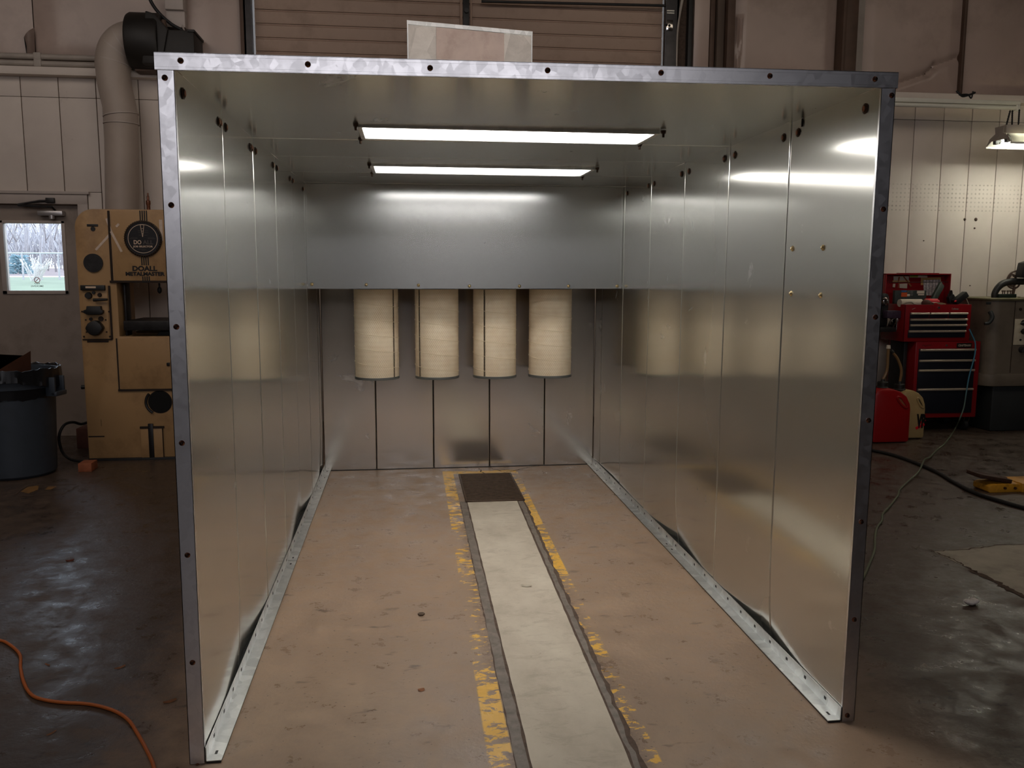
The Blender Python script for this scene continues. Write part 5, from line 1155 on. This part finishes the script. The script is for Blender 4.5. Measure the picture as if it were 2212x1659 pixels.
for k in range(7): mb.ball((p.x+r.uniform(-.035, .035), p.y+r.uniform(-.015, .015), .014+r.uniform(0, .006)), r.uniform(.010, .017), (1.3, 1, .8), 0, 8)
MT['wad'] = simple('grey_white_wad', (226, 220, 214), .7); tag(build(mb, 'crumpled_paper', 'wad'), 'crumpled whitish wad on the floor in front of the cracked pale patch', 'paper')

# ================================================================== OUTSIDE the door window
MT['lawn'] = simple('lawn', (116, 124, 100), .9, 0, .15, .6); MT['field'] = simple('dry_field', (124, 106, 102), .9, 0, .12, .5)
MT['bark'] = simple('hazy_bark', (168, 164, 166), .9, 0, .15, 4); MT['twig'] = simple('hazy_twigs', (200, 196, 198), .9, 0, .12, 2); MT['fir'] = simple('fir_green', (134, 160, 168), .9, 0, .2, 3)  # bark and twigs paled to put distance haze into their colours
MT['wire'] = simple('galvanised_wire', (176, 178, 186), .6, .2, .05); MT['pale_plume'] = simple('pale_plumes', (206, 200, 196), .9, 0, .1, 10)
def gz(y): 
    pts = [(5.8, -.15), (12, .1), (20, .75), (26, 1.13), (34, 1.25), (44, 1.32), (70, 1.55), (90, 1.7)]
    for (a, za), (b, zb__) in zip(pts, pts[1:]):
        if y <= b: return za+(zb__-za)*max(0, (y-a))/(b-a)
    return 1.7
mb = MB(); mb.grid(20, 30, lambda u, v: Vector((-60+80*u, 5.8+28.2*v, gz(5.8+28.2*v)+.03*math.sin(9*u+7*v))), 0, True); struct(mb, 'lawn_ground', 'lawn')
mb = MB(); mb.grid(20, 16, lambda u, v: Vector((-80+110*u, 34+56*v, gz(34+56*v)+.04*math.sin(11*u+5*v))), 0, True); struct(mb, 'field_ground', 'field')
def wpt(px_, Y): return at(px_, 590, Y).x
fy = 30.0; fz_ = at(75, 547.5, fy).z; fb = gz(fy)
fence = empty('wire_fence', (wpt(70, fy), fy, fb), 'wire fence with a pale top rail seen through the door window', 'fence')
mb = MB(); mb.cyl((wpt(-60, fy), fy, fz_), (wpt(220, fy), fy, fz_+.02), .028, n=8); build(mb, 'top_rail', 'wire', fence)
for px_ in (-20, 50, 90, 128, 170):
    mb = MB(); mb.cyl((wpt(px_, fy), fy, fb-.1), (wpt(px_, fy), fy, fz_), .035, n=8); build(mb, 'fence_post', 'bark', fence)
def bare_tree(seed, h, n1=9):
    r = random.Random(seed); mb = MB(); mt = MB()
    def br(p, d, L, rad, lv):
        q = p + d*L; mid = p.lerp(q, .5)+Vector((r.uniform(-1, 1), r.uniform(-1, 1), 0))*L*.06
        (mb if lv < 2 else mt).tube([p, mid, q], lambda u: rad*(1-.4*u), 5 if lv < 2 else 3, 0, 1)
        if lv >= 4: return
        for k in range(3 if lv else n1):
            f = r.uniform(.35, 1) if lv else r.uniform(.3, 1)
            a = r.uniform(0, 2*pi); t = r.uniform(.35, .8); e = d.orthogonal().normalized(); e2 = d.cross(e)
            nd = (d*math.cos(t)+(e*math.cos(a)+e2*math.sin(a))*math.sin(t)+Vector((0, 0, .25))).normalized()
            br(p.lerp(q, f), nd, L*r.uniform(.45, .62), rad*.5, lv+1)
    br(Vector((0, 0, 0)), Vector((0, 0, 1)), h*.55, h*.006, 0)
    a = mb.mesh('trunk'); a.materials.append(MT['bark']); b = mt.mesh('twigs'); b.materials.append(MT['twig']); return a, b
trees = [bare_tree(k, 9, 10) for k in (1, 2, 3)]
def place_tree(k, px_, Y, sc, label, rot=0):
    a, b = trees[k % 3]; z = gz(Y); root = empty('bare_tree', (wpt(px_, Y), Y, z-.05), label, 'tree', 'bare trees beyond the lawn')
    root.scale = (sc, sc, sc); root.rotation_euler.z = rot
    for n_, me in (('trunk', a), ('twigs', b)):
        o = bpy.data.objects.new(n_, me); C.objects.link(o); o.parent = root
tr = random.Random(4)
spots = [(8, 58, 1.0), (40, 50, 1.15), (62, 60, 1.25), (84, 52, 1.1), (104, 56, 1.2), (122, 50, 1.15), (140, 60, 1.25), (24, 66, 1.25), (55, 70, 1.3), (96, 70, 1.35), (132, 72, 1.3), (150, 54, 1.1)]
for i, (px_, Y, sc) in enumerate(spots):
    place_tree(i, px_, Y, sc, 'hazy bare tree in the row beyond the field, seen through the door window', i*1.3)
# dense thicket behind them
r = random.Random(2); mb = MB()
for k in range(1800):
    Y = r.uniform(82, 89); X_ = wpt(r.uniform(-60, 230), Y); z = gz(Y); h = r.uniform(2.0, 5.2)*(1 if r.random() < .8 else 1.3)
    d = Vector((r.uniform(-.5, .5), r.uniform(-.2, .2), 1)).normalized(); p = Vector((X_, Y, z+r.uniform(0, 2.0))); mb.tube([p, p+d*h*.5+Vector((r.uniform(-.3, .3), 0, 0)), p+d*h], lambda u: .028*(1-.7*u), 3, 0, 1)
o = build(mb, 'thicket', 'twig'); tag(o, 'hazy grey thicket of twigs behind the bare trees outside', 'thicket', kind='stuff')
mb = MB(); r = random.Random(8); Y = 42; X0 = wpt(44, Y); z = gz(Y)
for k in range(420):
    a = r.uniform(0, 2*pi); hh_ = r.uniform(0, 1); R_ = (1-.6*hh_)*.55*math.sqrt(r.random()); p = Vector((X0+R_*math.cos(a), Y+R_*math.sin(a), z+hh_*.9))
    d = Vector((math.cos(a)+r.uniform(-.3, .3), math.sin(a), r.uniform(-.1, .5))).normalized(); mb.tube([p, p+d*.1, p+d*.2], lambda u: .035*(1-.7*u), 4, 0, 1)
mb.cyl((X0, Y, z), (X0, Y, z+.9), .06, .03, 8); tag(build(mb, 'fir_shrub', 'fir'), 'blue-green shrub behind the fence, left of the pale plumes', 'shrub')
mb = MB(); Y = 27; X0 = wpt(76, Y); z = gz(Y)
for k in range(60):
    a = r.uniform(-1, 1); p = Vector((X0+r.uniform(-.12, .12), Y+r.uniform(-.15, .15), z)); L_ = r.uniform(.4, .85); d = Vector((a*.75+.12, r.uniform(-.3, .3), 1)).normalized()
    e = p+d*L_; mb.tube([p, p+d*L_*.6+Vector((0, 0, .04)), e], .007, 3, 0, 1); mb.ball(e, .02, (.8, .8, 1.5), 0, 6)
tag(build(mb, 'pampas_plant', 'pale_plume'), 'pale plumed plant in front of the fence, seen through the door window', 'plant')

# ================================================================== LIGHT
w = bpy.data.worlds.new('overcast_sky'); bpy.context.scene.world = w; w.use_nodes = True
bg = w.node_tree.nodes['Background']; tc = w.node_tree.nodes.new('ShaderNodeTexCoord'); sp = w.node_tree.nodes.new('ShaderNodeSeparateXYZ'); rp = w.node_tree.nodes.new('ShaderNodeValToRGB')
w.node_tree.links.new(tc.outputs['Generated'], sp.inputs[0]); w.node_tree.links.new(sp.outputs[2], rp.inputs[0]); w.node_tree.links.new(rp.outputs[0], bg.inputs[0])
rp.color_ramp.elements[0].position = 0; rp.color_ramp.elements[0].color = (.80, .90, 1.0, 1); rp.color_ramp.elements[1].position = .6; rp.color_ramp.elements[1].color = (.62, .78, 1.0, 1)
bg.inputs[1].default_value = 4.2

def area(name, loc, rot, sx, sy, power, col):
    l = bpy.data.lights.new(name, 'AREA'); l.shape = 'RECTANGLE'; l.size = sx; l.size_y = sy; l.energy = power; l.color = col
    o = bpy.data.objects.new(name, l); C.objects.link(o); o.location = loc; o.rotation_euler = rot; return o
area('daylight_from_open_bay', (-.65, YF+.3, 3.9), (pi/2, 0, 0), 7.7, 1.6, 125, (.98, .95, 1.0))
area('hall_fill_left', (-4.2, 1.6, 4.6), (math.radians(25), 0, 0), 3, 3, 48, (1.0, .88, .80))  # added unseen fill light, lifts the back wall on the left
area('hall_fill_middle', (.6, 1.4, 4.8), (math.radians(30), 0, 0), 5, 2, 50, (1.0, .84, .70))  # added unseen fill light above the booth, lifts the workshop ambient
area('hall_fill_right', (4.5, 2.2, 4.8), (math.radians(30), 0, 0), 4, 2, 22, (1.0, .86, .70))  # added unseen fill light for the right side

# ================================================================== RENDER LOOK
sc = bpy.context.scene
sc.view_settings.view_transform = 'Standard'; sc.view_settings.look = 'None'; sc.view_settings.gamma = 1.0; sc.view_settings.exposure = 0.0
sc.view_settings.use_curve_mapping = False
sc.cycles.use_denoising = True
try: sc.cycles.denoiser = 'OPENIMAGEDENOISE'
except Exception: pass
sc.cycles.max_bounces = 10; sc.cycles.diffuse_bounces = 5; sc.cycles.glossy_bounces = 8; sc.cycles.transparent_max_bounces = 8
sc.cycles.sample_clamp_indirect = 6.0; sc.cycles.caustics_reflective = True
